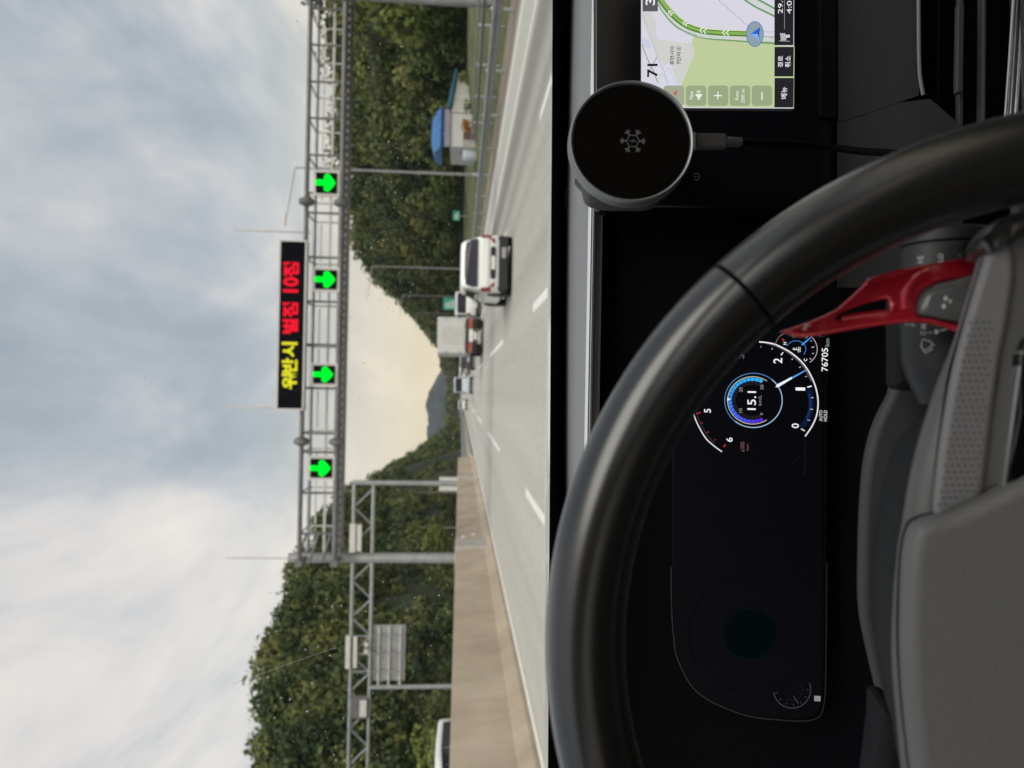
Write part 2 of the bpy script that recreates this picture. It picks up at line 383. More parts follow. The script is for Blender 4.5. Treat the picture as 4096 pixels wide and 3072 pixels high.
# painted lines: each dash is a piece of the road
for nm, x, wd in (('edge_line', -5.67, .2), ('edge_line', 7.7, .15), ('edge_line', 9.45, .2)):
    sheet(nm, x-wd/2, x+wd/2, -40, 600, .004, M['paint'], road)
def dashes(x, first, wd=.17, ln=10.2, step=19.6, n=12):
    for i in range(n):
        y = first+i*step
        sheet('lane_dash', x-wd/2, x+wd/2, y, y+ln, .004, M['paint'], road)
dashes(-2.03, 4.0); dashes(1.56, 3.2); dashes(4.95, 2.6)

# hills: ruled surface from a foot line up to a ridge line, then down behind
def ridge_pt(px, py, D, drop=0):
    p = P(px, py, D); return Vector((p.x, p.y, p.z-drop))
def resample(pts, n):
    d = [0]
    for a, b in zip(pts, pts[1:]): d.append(d[-1]+(b-a).length)
    out = []
    for k in range(n):
        t = d[-1]*k/(n-1); i = max(j for j in range(len(d)-1) if d[j] <= t+1e-9)
        u = (t-d[i])/max(d[i+1]-d[i], 1e-6); out.append(pts[i].lerp(pts[i+1], min(u, 1)))
    return out
def hill(name, foot, ridge, n=60, back=60):
    f, r = resample(foot, n), resample(ridge, n); mb = MB(); rows = []
    for a, b in zip(f, r):
        row = []
        for k in range(9):
            t = k/8; q = a.lerp(b, t); q.z = a.z + (b.z-a.z)*math.sin(t*math.pi/2)**1.0
            q.z += .5*math.sin(q.x*.4+q.y*.23)*math.sin(t*math.pi); row.append(q)
        dr = Vector((b.x-a.x, b.y-a.y, 0)).normalized()
        row.append(b + dr*back*.4 + Vector((0, 0, -3))); e = b + dr*back; e.z = -1; row.append(e)
        rows.append(row)
    mb.loft(rows, caps=False, closed=False)
    o = mb.build(name, M['floor'], smooth=True); tag(o, kind='structure'); return f, r
DROP = 6.6
Lr = [ridge_pt(1090, 3700, 62, DROP), ridge_pt(1075, 3072, 76, DROP), ridge_pt(1068, 2900, 80, DROP), ridge_pt(1040, 2770, 84, DROP), ridge_pt(1045, 2554, 88, DROP), ridge_pt(1122, 2383, 98, DROP),
      ridge_pt(1165, 2230, 110, DROP), ridge_pt(1233, 2118, 122, DROP), ridge_pt(1304, 2036, 138, DROP), ridge_pt(1423, 1933, 165, DROP), ridge_pt(1504, 1906, 190, DROP), ridge_pt(1613, 1846, 230, DROP), ridge_pt(1705, 1781, 300, DROP), ridge_pt(1790, 1740, 420, DROP)]
Lf = [Vector((-36, 12, -.05)), Vector((-31, 56, 0)), Vector((-25, 110, 0)), Vector((-22, 230, 0)), Vector((-20, 330, 0)), Vector((-18, 420, 0))]
hl = hill('hill_beside_opposing_road', Lf, Lr)
Rr = [ridge_pt(1330, -700, 62, DROP), ridge_pt(1328, 81, 80, DROP), ridge_pt(1345, 488, 98, DROP), ridge_pt(1352, 624, 112, DROP), ridge_pt(1396, 931, 140, DROP), ridge_pt(1434, 1029, 158, DROP), ridge_pt(1472, 1083, 175, DROP), ridge_pt(1504, 1110, 188, DROP),
      ridge_pt(1570, 1154, 212, DROP), ridge_pt(1600, 1197, 245, DROP), ridge_pt(1667, 1262, 300, DROP), ridge_pt(1743, 1360, 420, DROP), ridge_pt(1762, 1420, 520, DROP), ridge_pt(1762, 1470, 580, DROP)]
Rf = [Vector((30, 25, 1.3)), Vector((27, 60, 1.3)), Vector((23, 90, 1.3)), Vector((22, 150, 1.3)), Vector((20, 250, 1)), Vector((17, 400, .3)), Vector((13, 520, 0)), Vector((8, 580, 0))]
hr = hill('hill_behind_street_lamps', Rf, Rr)
# far mountain; the blue of distance haze is put into its base colour
mpts = [(1850, 1390, 0), (1790, 1445, 0), (1757, 1490, 0), (1722, 1555, 0), (1704, 1612, 0), (1713, 1680, 0), (1705, 1735, 0), (1714, 1800, 0), (1745, 1900, 0), (1800, 2080, 0)]
rows = []
for x, y, _ in spline(mpts, 4, False):
    p = P(x, y, 1900); rows.append([Vector((p.x*.92, 1750, -2)), Vector((p.x*.97, 1830, p.z*.55)), p + Vector((0, 0, random.uniform(-2, 2))), Vector((p.x, 2100, p.z*.6)), Vector((p.x, 2300, -2))])
mb = MB(); mb.loft(rows, caps=False, closed=False)
tag(mb.build('far_mountain', mat('mountain_haze_tint', (.012, .024, .026), .95, var=.7, scale=.03), smooth=True), kind='structure')

# woods: leaf-sized faces gathered in tree crowns
def crown_cards(center, rx, rz, n, size, r):
    """n leaf-clump quads in an uneven crown; returns (n,4,3)"""
    k = r.integers(5, 9)
    cc = r.normal(size=(k, 3)); cc /= np.linalg.norm(cc, axis=1)[:, None]; cc *= (r.random(k)[:, None]**.5)*.62
    rad = .38 + .25*r.random(k)
    which = r.integers(0, k, n); d = r.normal(size=(n, 3)); d /= np.linalg.norm(d, axis=1)[:, None]
    p = cc[which] + d*(rad[which]*(.55+.5*r.random(n)))[:, None]
    p = p*np.array([rx, rx, rz]) + np.array(center)
    nn = d + r.normal(size=(n, 3))*.55; nn /= np.linalg.norm(nn, axis=1)[:, None]
    a = np.cross(nn, r.normal(size=(n, 3))); a /= np.linalg.norm(a, axis=1)[:, None]; b = np.cross(nn, a)
    s = (size*(.6+.8*r.random(n)))[:, None]
    return np.stack([p-a*s-b*s*.7, p+a*s-b*s*.5, p+a*s*.8+b*s*.7, p-a*s*.9+b*s*.6], 1)
def cards_mesh(name, q):
    n = len(q); me = bpy.data.meshes.new(name); me.vertices.add(n*4); me.vertices.foreach_set('co', q.reshape(-1).astype(np.float32))
    me.loops.add(n*4); me.loops.foreach_set('vertex_index', np.arange(n*4, dtype=np.int32))
    me.polygons.add(n); me.polygons.foreach_set('loop_start', np.arange(0, n*4, 4, dtype=np.int32)); me.update(calc_edges=True); return me
def wood(name, label, f, r, n, size0, sizek, t0=0., t1=1.05, cards=260, hmin=3.2, hmax=5.6, skip=None):
    out = []
    for _ in range(n):
        u = rng.random()**1.25*(len(f)-1.001); i = int(u); fr_ = u-i
        a = f[i].lerp(f[i+1], fr_); b = r[i].lerp(r[i+1], fr_); t = t0 + (t1-t0)*rng.random()
        q = a.lerp(b, t); z = a.z + (b.z-a.z)*math.sin(min(t, 1)*math.pi/2)
        if skip and skip(q.x, q.y): continue
        h = rng.uniform(hmin, hmax); w_ = h*rng.uniform(.42, .62)
        d = math.hypot(q.x, q.y); sz = size0 + sizek*d
        out.append(crown_cards((q.x, q.y, z+h*.52), w_, h*.58, int(cards*(1.3 if d < 110 else .8 if d < 250 else .5)), sz, rng))
    me = cards_mesh(name, np.concatenate(out)); o = link(name, me, M['wood'])
    tag(o, label, 'wood', kind='stuff'); return o
wood('hillside_wood', 'dense green wood covering the hill beyond the opposing road', hl[0], hl[1], 900, .11, .0011, t1=1.0, cards=560, hmin=4.4, hmax=7.4)
wood('roadside_wood', 'dense green wood on the slope behind the street lamps', hr[0], hr[1], 920, .11, .0011, t1=1.0, cards=560, hmin=4.4, hmax=7.4)
fl = [Vector((x, 600+.1*abs(x), 0)) for x in (-110, -60, -20, 20, 60)]; rl = [p+Vector((0, 40, 3)) for p in fl]
wood('distant_wood', 'dark low tree line where the road disappears', fl, rl, 150, .5, .0007, hmin=9, hmax=14, cards=200)

ta = [Vector((x, y, 1.2)) for x, y in ((27, 22), (23.5, 40), (23.5, 56), (20.5, 66), (19.5, 110), (18.5, 180), (16, 300))]; tb_ = [p+Vector((5, 3, .6)) for p in ta]
ta, tb_ = resample(ta, 40), resample(tb_, 40)
o = wood('roadside_thicket', 'lighter green thicket at the foot of the wood behind the shed', ta, tb_, 190, .085, .0008, hmin=2.2, hmax=4.6, cards=330, skip=lambda x, y: 15.5 < x < 23.2 and 43 < y < 53.5); o.data.materials.clear(); o.data.materials.append(foliage('thicket_leaves', (.040, .066, .022), (.078, .105, .032), (.135, .15, .045)))
ta = [Vector((x, y, 0)) for x, y in ((-33, 14), (-28, 52), (-23.5, 120), (-21.5, 230), (-19, 360))]; tb_ = [p+Vector((-6, 3, 2)) for p in ta]
ta, tb_ = resample(ta, 40), resample(tb_, 40)
wood('median_side_thicket', 'dark undergrowth behind the opposing road at the hill foot', ta, tb_, 190, .085, .0009, hmin=2.2, hmax=4.8, cards=330)

wood('hillside_undergrowth', 'low dark undergrowth between the trees on the hill beyond the opposing road', hl[0], hl[1], 620, .12, .0012, t1=.9, hmin=2.0, hmax=3.6, cards=150)

# single trees and bushes at the front of the woods
def tree(name, label, x, y, z, h, wd, m, n, size, cat='tree', group=None, trunk=True):
    t = empty(name, (x, y, z))
    if trunk:
        mb = MB(); tip = Vector((x+.1*h*random.uniform(-1, 1), y, z+h*.72))
        base = Vector((x, y, z-.1))
        mb.tube([base, base.lerp(tip, .4)+Vector((.05*h, 0, 0)), tip], [.045*h*.6, .03*h*.6, .012*h*.6], 7)
        for k in range(4):
            s_ = base.lerp(tip, .45+.1*k); a_ = k*1.7+random.random()
            mb.tube([s_, s_+Vector((math.cos(a_)*wd*.5, math.sin(a_)*wd*.5, h*.16))], [.014*h*.6, .006*h*.6], 5)
        mb.build('trunk', M['bark'], t, smooth=True)
    c = crown_cards((x, y, z+h*(.62 if trunk else .45)), wd, h*(.42 if trunk else .55), n, size, rng)
    me = cards_mesh('crown', c); link('crown', me, m, t)
    tag(t, label, cat, group); return t
tree('leafy_tree', 'bright green leafy tree beside the far gantry end post', -23.5, 47, 0, 4.2, 2.0, M['fresh'], 900, .16)
tree('leafy_tree', 'rounded yellow-green tree behind the barrier beside the slim lamp post', -21, 100, 0, 6.5, 3.2, M['fresh'], 900, .2)
tree('leafy_tree', 'tall bright green tree behind the roadside railing', 25, 46, 1.2, 7.5, 2.6, M['fresh'], 1200, .2)
tree('leafy_tree', 'dark tree close behind the blue-roofed shed', 23.5, 57, 1.2, 7.5, 3.0, M['wood'], 1100, .22)
tree('leafy_tree', 'broad tree on the bank right beside the first street lamp', 21, 62, 1.2, 5.5, 2.6, M['wood'], 900, .2)
tree('shrub', 'small yellow-green shrub leaning over the shed roof', 19.8, 50.5, 1.2, 3.0, 1.0, M['fresh'], 260, .14, 'shrub', trunk=True)
tree('shrub', 'orange-flowered shrub at the corner of the shed', 17.2, 46.5, .7, 1.0, .6, foliage('orange_flowers', (.45, .13, .03), (.30, .16, .04), (.10, .13, .03)), 200, .07, 'shrub', trunk=False)

# ================================================================== STREET THINGS
# median barrier of long cast sections
bar = empty('concrete_barrier', (-6.3, 20, 0)); tag(bar, 'tan concrete median barrier with a sloped foot along the road', 'barrier')
bp = [(-5.84, 0), (-5.84, .08), (-6.02, .32), (-6.16, 1.41), (-6.48, 1.41), (-6.62, .32), (-6.8, .08), (-6.8, 0)]
def section(y0, y1):
    mb = MB(); mb.loft([[Vector((x, y0, z)) for x, z in bp], [Vector((x, y1, z)) for x, z in bp]]); return mb.build('barrier_section', M['barrier'], bar, bevel=.012)
y = -6.0
while y < 55:
    section(y, y+9.97); y += 10
for (yy, zz_) in ((29.4, 1.10), (29.7, .68)):
    MB().lathe((-6.11 if zz_ > 1 else -6.06, yy, zz_), (1, 0, .12), [(.0, .0), (.085, 0), (.085, .02), (.06, .04), (0, .045)], 14).build('reflector', M['paint'], bar)
def w_beam(mb, x, y0, y1, z0, z1, s=-1):
    h = z1-z0; pr = [(0, z0), (.05, z0+.12*h), (.05, z0+.32*h), (0, z0+.45*h), (0, z0+.55*h), (.05, z0+.68*h), (.05, z0+.88*h), (0, z1)]
    a = [Vector((x+s*d, y0, z)) for d, z in pr]+[Vector((x+s*d+.012, y0, z)) for d, z in reversed(pr)]
    b = [p+Vector((0, y1-y0, 0)) for p in a]; mb.loft([a, b])
def guardrail(label, x, y0, y1, step, z0, z1, top, s=-1, upper=None):
    g_ = empty('guardrail', (x, (y0+y1)/2, 0)); tag(g_, label, 'guardrail')
    yy = y0
    while yy < y1-.1:
        mb = MB(); w_beam(mb, x, yy, min(yy+step*2, y1)-.01, z0, z1, s); mb.build('rail', M['steel'], g_, smooth=True); yy += step*2
    if upper:
        for zu in upper: MB().tube([(x+.06, y0, zu), (x+.06, y1, zu)], .035, 8).build('top_rail', M['steel'], g_, smooth=True)
    yy = y0+.5
    while yy < y1:
        MB().lathe((x+.09*(1 if s < 0 else -1), yy, -.1), (0, 0, 1), [(.06, 0), (.06, top), (.035, top+.03)], 10).build('post', M['steel'], g_, smooth=True); yy += step
    return g_
guardrail('grey steel guardrail with low beams along the dirt verge', 10.95, 4, 180, 4, .34, .64, .75)
guardrail('higher steel railing with two thin pipe rails set back behind the verge', 12.5, 6, 36, 3, .74, .86, 1.05, upper=(1.0,))
guardrail('steel median guardrail continuing from the end of the concrete barrier', -6.3, 55.2, 260, 4, .55, 1.1, 1.15, s=1)

# ---- near gantry
GD = 26.9
gn = empty('sign_gantry', (-6.5, GD+.8, 0)); tag(gn, 'dark truss gantry over the road carrying arrow signals and message board', 'gantry')
def gx(py): return (1556-py)/FPX*GD
ZT, ZB = 7.19, 5.9; X0, X1 = -6.5, 15.1; GB = 1.5
for yy, zc, r, nm, m in ((GD, ZT, .085, 'top_chord', 'dsteel'), (GD+GB, ZT, .075, 'top_chord', 'steel'), (GD, ZB, .105, 'bottom_chord', 'dsteel'), (GD+GB, ZB, .09, 'bottom_chord', 'dsteel')):
    MB().tube([(X0, yy, zc), (X1, yy, zc)], r, 12).build(nm, M[m], gn, smooth=True)
vys = [65, 209, 355, 499, 645, 795, 873, 1048, 1222, 1392, 1563, 1740, 1814, 1974, 2134]
for py in vys:
    x = gx(py)
    MB().tube([(x, GD, ZB), (x, GD, ZT)], .045, 8).build('upright', M['dsteel'], gn, smooth=True)
    MB().tube([(x, GD+GB, ZB), (x, GD+GB, ZT)], .035, 8).build('upright', M['psteel'], gn, smooth=True)
    mb = MB(); mb.bar((x, GD, ZT), (x, GD+GB, ZT), .06); mb.build('cross_bar', M['psteel'], gn)
    mb = MB(); mb.bar((x, GD, ZB), (x, GD+GB, ZB), .08); mb.build('cross_bar', M['dsteel'], gn)
for a, b in zip(vys, vys[1:]):
    if abs(a-b) > 90:
        MB().tube([(gx(a), GD+GB, ZT-.05), (gx(b), GD+GB, ZT-.05)], .03, 6).build('stringer', M['psteel'], gn, smooth=True)
        for sg, zs in ((.22, ZB+.25), (1.0, ZT-.28)):
            MB().bar((gx(a)-.1, GD+GB*.95, zs), (gx(b)+.1, GD+GB*.95, zs), .03, .07).build('stringer', M['psteel'], gn)
MB().bar((X0, GD+GB*.98, (ZB+ZT)/2+.02), (X1, GD+GB*.98, (ZB+ZT)/2+.02), .04, .1).build('hand_rail', M['psteel'], gn)
MB().box((X0+.3, GD+.14, ZB-.1), (X1-.3, GD+GB-.14, ZB-.06)).build('walkway', M['dsteel'], gn)
for k in range(70):                              # walkway feet hanging under the bottom chord
    x = X0+.4+k*.3
    MB().box((x, GD-.06, ZB-.2), (x+.14, GD+.06, ZB-.12)).build('bracket', M['dsteel'], gn)
for py, zc, yy in [(a, b, GD) for a in (16, 830, 1773) for b in (ZT, ZB)]:
    x = gx(py)
    for dx in (-.035, .035):
        MB().lathe((x+dx-.03, yy, zc), (1, 0, 0), [(.08, -.12), (.27, -.02), (.29, .03), (.27, .08), (.08, .18)], 20).build('flange', M['dsteel'], gn, smooth=True)
for x, r, zb in ((X0-.05, .185, 1.42), (X1+.05, .2, .2)):
    MB().tube([(x, GD+GB/2, zb-1.3 if x < 0 else zb-.4), (x, GD+GB/2, ZT+.55)], [r*1.12, r], 20).build('post', M['steel'], gn, smooth=True)
    for zc in (ZT, ZB):
        MB().bar((x, GD-.2, zc), (x, GD+GB+.2, zc), .22, .26).build('bracket', M['dsteel'], gn)
MB().box((-6.84, GD+.1, 0), (-5.94, GD+GB-.1, 1.43)).build('pedestal', M['concrete'], gn, bevel=.03)
for k in range(3):
    q = vys[-1]
    MB().tube([(gx(2134), GD+.01, ZB+.15+k*.45), (X0, GD+.01, ZB+.45+k*.45)], .05, 8).build('end_brace', M['dsteel'], gn, smooth=True)
for py in (935, 1645, 2222):
    x = gx(py) if py < 2200 else X0-.05
    MB().tube([(x, GD+.7, ZT), (x, GD+.7, 10.05)], [.045, .03], 8).build('lightning_rod', M['psteel'], gn, smooth=True)

# ---- arrow signals (hung in the truss) and the message board
fr_s = lambda y: Frame((0, y, 0), 0)
ledg = emi('led_green', (.0, 1.0, .03), 1.25)
where = ['over the lane beside the barrier', 'over the lane under the yellow words', 'over the lane under the red words', 'beyond the message board over the shoulder lane']
for (x0, x1, y0, y1), wh in zip([(1240, 1328, 1836, 1910), (1252, 1339, 1463, 1533), (1259, 1347, 1081, 1155), (1262, 1348, 692, 770)], where):
    fs_ = Frame((0, GD-.16, 0), 0)
    a0, b1 = fs_.px(x0, y1); a1, b0 = fs_.px(x1, y0)
    t = empty('lane_signal', ((a0+a1)/2, GD-.1, b0)); tag(t, 'black square signal with a green down arrow, '+wh, 'lane signal', 'arrow signals on the gantry')
    MB().box((a0, GD-.16, b0), (a1, GD-.02, b1)).build('panel', M['signblack'], t)
    mb = MB(); e = .10
    for A, B in (((a0-e, b0-e), (a0-.002, b1+e)), ((a1+.002, b0-e), (a1+e, b1+e)), ((a0, b1+.002), (a1, b1+e)), ((a0, b0-e), (a1, b0-.002))):
        mb.box((A[0], GD-.12, A[1]), (B[0], GD, B[1]))
    mb.build('frame', M['psteel'], t)
    cx_ = (a0+a1)/2; h = b1-b0; wd = a1-a0
    ap = [(-.13, .99), (.13, .99), (.15, .60), (.30, .62), (.43, .50), (.40, .36), (.09, .10), (0, .07), (-.09, .10), (-.40, .36), (-.43, .50), (-.30, .62), (-.15, .60)]
    lp = [p[:2] for p in spline([(cx_+u*wd, b0+v*h, 0) for u, v in ap], 3)]
    slab('arrow', fs_, [lp], .004, .010, ledg, t, smooth=False)
fb = Frame((0, GD-.32, 0), 0)
a0, b1 = fb.px(1110, 1633); a1, b0 = fb.px(1222, 968)
ms = empty('message_board', ((a0+a1)/2, GD-.2, b0)); tag(ms, 'long black electronic message board with yellow and red lettering', 'message board')
MB().box((a0, GD-.32, b0), (a1, GD+.05, b1)).build('panel', M['signblack'], ms)
mb = MB(); e = .055
for A, B in (((a0-e, b0-e), (a0-.002, b1+e)), ((a1+.002, b0-e), (a1+e, b1+e)), ((a0, b1+.002), (a1, b1+e)), ((a0, b0-e), (a1, b0-.002))): mb.box((A[0], GD-.34, A[1]), (B[0], GD+.06, B[1]))
mb.build('frame', M['psteel'], ms)
for x in (a0+.8, a1-.8): MB().bar((x, GD+.1, ZT), (x, GD+.1, b1), .1).build('bracket', M['dsteel'], ms)
LY = emi('led_yellow', (.85, .80, .03), 1.0); LR = emi('led_red', (1.0, .012, .035), 1.0)
for ch, y0, y1, m, dx in (('위', 1494, 1556, LY, 0), ('반', 1433, 1491, LY, 0), ('시', 1369, 1428, LY, 0), ('벌', 1275, 1334, LR, 3), ('점', 1211, 1269, LR, 3), ('10', 1109, 1169, LR, 5), ('점', 1050, 1107, LR, 6)):
    text_px('letter', fb, ch, 1126+dx, 1190+dx, y0, y1, .006, m, ms, bold=.036)

# ---- far gantry over the opposing road (seen from behind)
G2 = 49.0
g2 = empty('sign_gantry', (-6.5, G2, 0)); tag(g2, 'pale lattice gantry over the opposing road, with sign seen from behind', 'gantry')
zt, zb = 8.4, 7.1
for zc, r in ((zt, .13), (zb, .13)): MB().tube([(-29, G2, zc), (-6.5, G2, zc)], r, 10).build('top_chord' if zc == zt else 'bottom_chord', M['steel'], g2, smooth=True)
k = 0; x = -6.9
while x > -28.5:
    MB().tube([(x, G2, zt if k % 2 else zb), (x-1.25, G2, zb if k % 2 else zt)], .055, 7).build('brace', M['steel'], g2, smooth=True); x -= 1.25; k += 1
MB().tube([(-6.5, G2, .1), (-6.5, G2, zt+.1)], [.2, .17], 14).build('post', M['steel'], g2, smooth=True)
MB().tube([(-20.4, G2, -.1), (-20.4, G2, zb)], [.17, .15], 14).build('post', M['steel'], g2, smooth=True)
MB().box((-6.85, G2-.5, 0), (-5.94, G2+.5, 1.43)).build('pedestal', M['concrete'], g2, bevel=.03)
fg = Frame((0, G2-.2, 0), 0)
def rect_px(fr, x0, x1, y0, y1):
    xs = [fr.px(x, y) for x in (x0, x1) for y in (y0, y1)]; return min(p[0] for p in xs), max(p[0] for p in xs), min(p[1] for p in xs), max(p[1] for p in xs)
xa, xb, za, zc = -20.0, -16.2, 4.75, 7.0
MB().box((xa, G2+.12, za), (xb, G2+.2, zc)).build('sign_panel', M['steel'], g2, bevel=.01)
for z_ in (5.0, 5.75, 6.45): MB().bar((xa-.25, G2+.02, z_+.1), (xb-.05, G2+.02, z_+.1), .08, .10).build('sign_rib', M['psteel'], g2)
for x_ in (-19.3, -18.1, -16.9): MB().bar((x_, G2-.04, za+.1), (x_, G2-.04, zt), .09, .07).build('sign_hanger', M['steel'], g2)
for (x_, z0, z1, w_) in ((-10.2, 8.2, 8.6, .95), (-10.2, 7.8, 8.1, .9), (-17.9, 8.4, 8.72, 1.1), (-17.9, 7.95, 8.2, 1.05)):
    MB().box((x_-w_, G2-.35, z0), (x_+w_, G2-.15, z1)).build('cabinet', M['psteel'], g2, bevel=.02)
for x_ in (-17.3, -17.75): MB().tube([(x_, G2-.3, 7.35), (x_+.05, G2-.75, 7.3)], [.12, .15], 10).build('traffic_camera', M['psteel'], g2, smooth=True)
MB().box((-22.4, G2-.25, 7.2), (-21.0, G2+.2, 8.3)).build('cabinet', M['dsteel'], g2, bevel=.02)
MB().box((-22.25, G2-.3, 7.25), (-21.15, G2-.255, 7.7)).build('cabinet', M['psteel'], g2)

# ---- street lamps
def lamp(x, y, h, arm, label, grp='street lamps along the verge', m='steel', z=0):
    t = empty('street_lamp', (x, y, z)); tag(t, label, 'street lamp', grp)
    MB().tube([(x, y, z-.2), (x, y, z+h)], [.11, .055], 12).build('pole', M[m], t, smooth=True)
    MB().lathe((x, y, z), (0, 0, 1), [(.16, 0), (.16, .35), (.11, .45)], 12).build('base', M[m], t, smooth=True)
    if arm:
        s_ = -1 if x > 0 else 1
        MB().tube([(x, y, z+h-.03), (x+s_*.15, y, z+h+.06), (x+s_*arm*.6, y, z+h+.32), (x+s_*arm, y, z+h+.5)], [.055, .05, .045, .04], 8).build('arm', M[m], t, smooth=True)
        mb = MB(); c = Vector((x+s_*(arm+.32), y, z+h+.58))
        mb.loft([[c+Vector((dx, sy*wy, sz)) for sy, sz in ((-1, 0), (1, 0), (.7, .1), (-.7, .1))] for dx, wy in ((-.4, .08), (-.25, .16), (.25, .17), (.42, .08))])
        mb.build('lamp_head', M['psteel'], t, smooth=True)
lamp(14.6, 48.3, 12.3, 3.2, 'tall lamp post rising behind the gantry beside the shed, arm over the road', z=.3)
lamp(15.2, 90, 12.3, 3.3, 'lamp post with thin arm against the wood above the white hatchback', z=.3)
lamp(17.0, 131, 11.8, 3.3, 'lamp post behind the green sign, arm against the cream sky', z=.3)
lamp(18.6, 176, 11.8, 3.3, 'farther lamp post between the green sign and the box truck', z=.3)
lamp(18.6, 240, 11.8, 3.3, 'farthest lamp post over the truck, against the wood', z=.3)
lamp(-21, 108, 6.8, 0, 'short slim post without arm behind the barrier near the far gantry', None)
lamp(-21.2, 146, 10, 0, 'slim tall post without arm beside the yellow-green tree', None)

# ---- road signs, cabinet and shed
def sign(label, x, y, z0, z1, wd, post_x=0, name='road_sign', bars=2):
    t = empty(name, (x, y, 0)); tag(t, label, 'road sign')
    MB().box((x-wd/2, y, z0), (x+wd/2, y+.05, z1)).build('panel', M['signgreen'], t, bevel=.02)
    for k in range(bars): MB().tube([(x+(k-.5*(bars-1))*wd*.5, y+.12, -.1), (x+(k-.5*(bars-1))*wd*.5, y+.12, z1-.1)], .06, 8).build('post', M['steel'], t, smooth=True)
    mb = MB()
    for k in range(3): mb.box((x-wd*.36, y-.008, z0+(z1-z0)*(.2+.24*k)), (x+wd*(.30-.1*k), y-.003, z0+(z1-z0)*(.31+.24*k)))
    mb.build('legend', M['paint'], t)
sign('teal green road sign on posts behind the white van', 12.3, 103, 2.15, 4.0, 1.75)
sign('small teal green sign on the grass bank before the wood', 17.8, 73, 1.7, 2.4, 1.0, bars=1)
sh = empty('shed', (19.6, 50, .9)); tag(sh, 'small pale metal shed with a bright blue roof', 'shed')
fsd = Frame((0, 48, 0), 0)
SY0, SY1 = 48, 52
for k in range(20):                              # standing sheets of the side wall
    x0 = 18.7+2.7*k/20; x1 = 18.7+2.7*(k+1)/20
    MB().box((x0+.012, SY0 + (.03 if k % 2 else 0), .5), (x1-.004, SY0+.08, 2.28-.42*(k/19))).build('wall_sheet', M['wall'], sh)
MB().box((18.7, SY0+.09, .5), (21.4, SY1, 1.84)).build('wall', M['wall'], sh)
MB().box((16.4, SY0+.1, .4), (18.69, SY1, 2.34)).build('wall', M['boxwhite'], sh)
MB().box((16.38, SY0+.06, .4), (18.3, SY0+.098, 1.5)).build('lower_wall', M['concrete'], sh)
MB().box((16.9, SY0+.02, .4), (17.4, SY0+.058, 1.45)).build('door', M['brown'], sh, bevel=.01)
MB().box((16.35, SY0+.0, 2.345), (18.9, SY0+.14, 2.74)).build('fascia', mat('faded_fascia', (.30, .29, .38), .6, var=.15, scale=3), sh, bevel=.02)
MB().box((16.3, SY0-.03, 2.75), (18.95, SY0+.2, 2.95)).build('eave', mat('blue_eave', (.02, .07, .20), .6), sh, bevel=.02)
mb = MB(); rows = [[Vector((xx, SY0-.12, 2.955)), Vector((xx, SY0+.9, zr)), Vector((xx, SY1-.9, zr)), Vector((xx, SY1+.1, 2.955))] for xx, zr in ((16.25, 3.42), (17.0, 3.62), (18.4, 3.58), (19.0, 3.25))]
mb.loft(rows); mb.build('roof', M['blueroof'], sh, smooth=False)
for k in range(9): MB().bar((16.35+k*.31, SY0-.12, 2.99), (16.4+k*.30, SY0+.9, 3.60-(.15 if k in (0, 8) else 0)), .03, .03).build('roof_rib', M['blueroof'], sh)
mb = MB(); mb.loft([[Vector((18.95, SY0-.15, 2.36)), Vector((18.95, SY0-.15, 2.62)), Vector((18.95, SY1, 2.9)), Vector((18.95, SY1, 2.4))], [Vector((21.6, SY0-.15, 1.92)), Vector((21.6, SY0-.15, 2.10)), Vector((21.6, SY1, 2.3)), Vector((21.6, SY1, 2.0))]])
mb.build('side_roof', mat('teal_roof', (.03, .13, .20), .5, var=.2, scale=2), sh)
tree('shrub', 'low green shrub at the foot of the pale shed wall', 20.6, 46.9, 1.0, 1.1, .8, M['fresh'], 220, .07, 'shrub', trunk=False)
tree('shrub', 'spreading dark shrub against the far end of the shed wall', 22.3, 47.2, 1.1, 2.2, 1.2, M['wood'], 420, .09, 'shrub', trunk=False)
tree('shrub', 'small grey-green shrub below the shed between tank and orange flowers', 18.6, 46.8, .8, .7, .6, M['fresh'], 160, .06, 'shrub', trunk=False)
tk = empty('water_tank', (16.3, 49, .6)); tag(tk, 'round pale water tank on the grass left of the shed', 'tank')
MB().lathe((16.3, 49, .5), (0, 0, 1), [(.5, 0), (.52, .1), (.52, .8), (.42, .98), (.12, 1.06), (0, 1.06)], 20).build('tank_body', M['bluewhite'], tk, smooth=True)
MB().lathe((16.3, 49, 1.56), (0, 0, 1), [(.16, 0), (.16, .07), (0, .07)], 14).build('lid', M['darkpaint'], tk)
cb_ = empty('cabinet', (-8.2, 62, 0)); tag(cb_, 'beige roadside cabinet showing over the barrier beside the far gantry post', 'cabinet')
MB().box((-8.9, 62, 0), (-7.7, 62.5, 3.0)).build('housing', M['wall'], cb_, bevel=.03)
for k in range(2): MB().box((-8.85+k*.57, 61.97, .3), (-8.33+k*.57, 61.995, 2.9)).build('door', M['psteel'], cb_, bevel=.005)

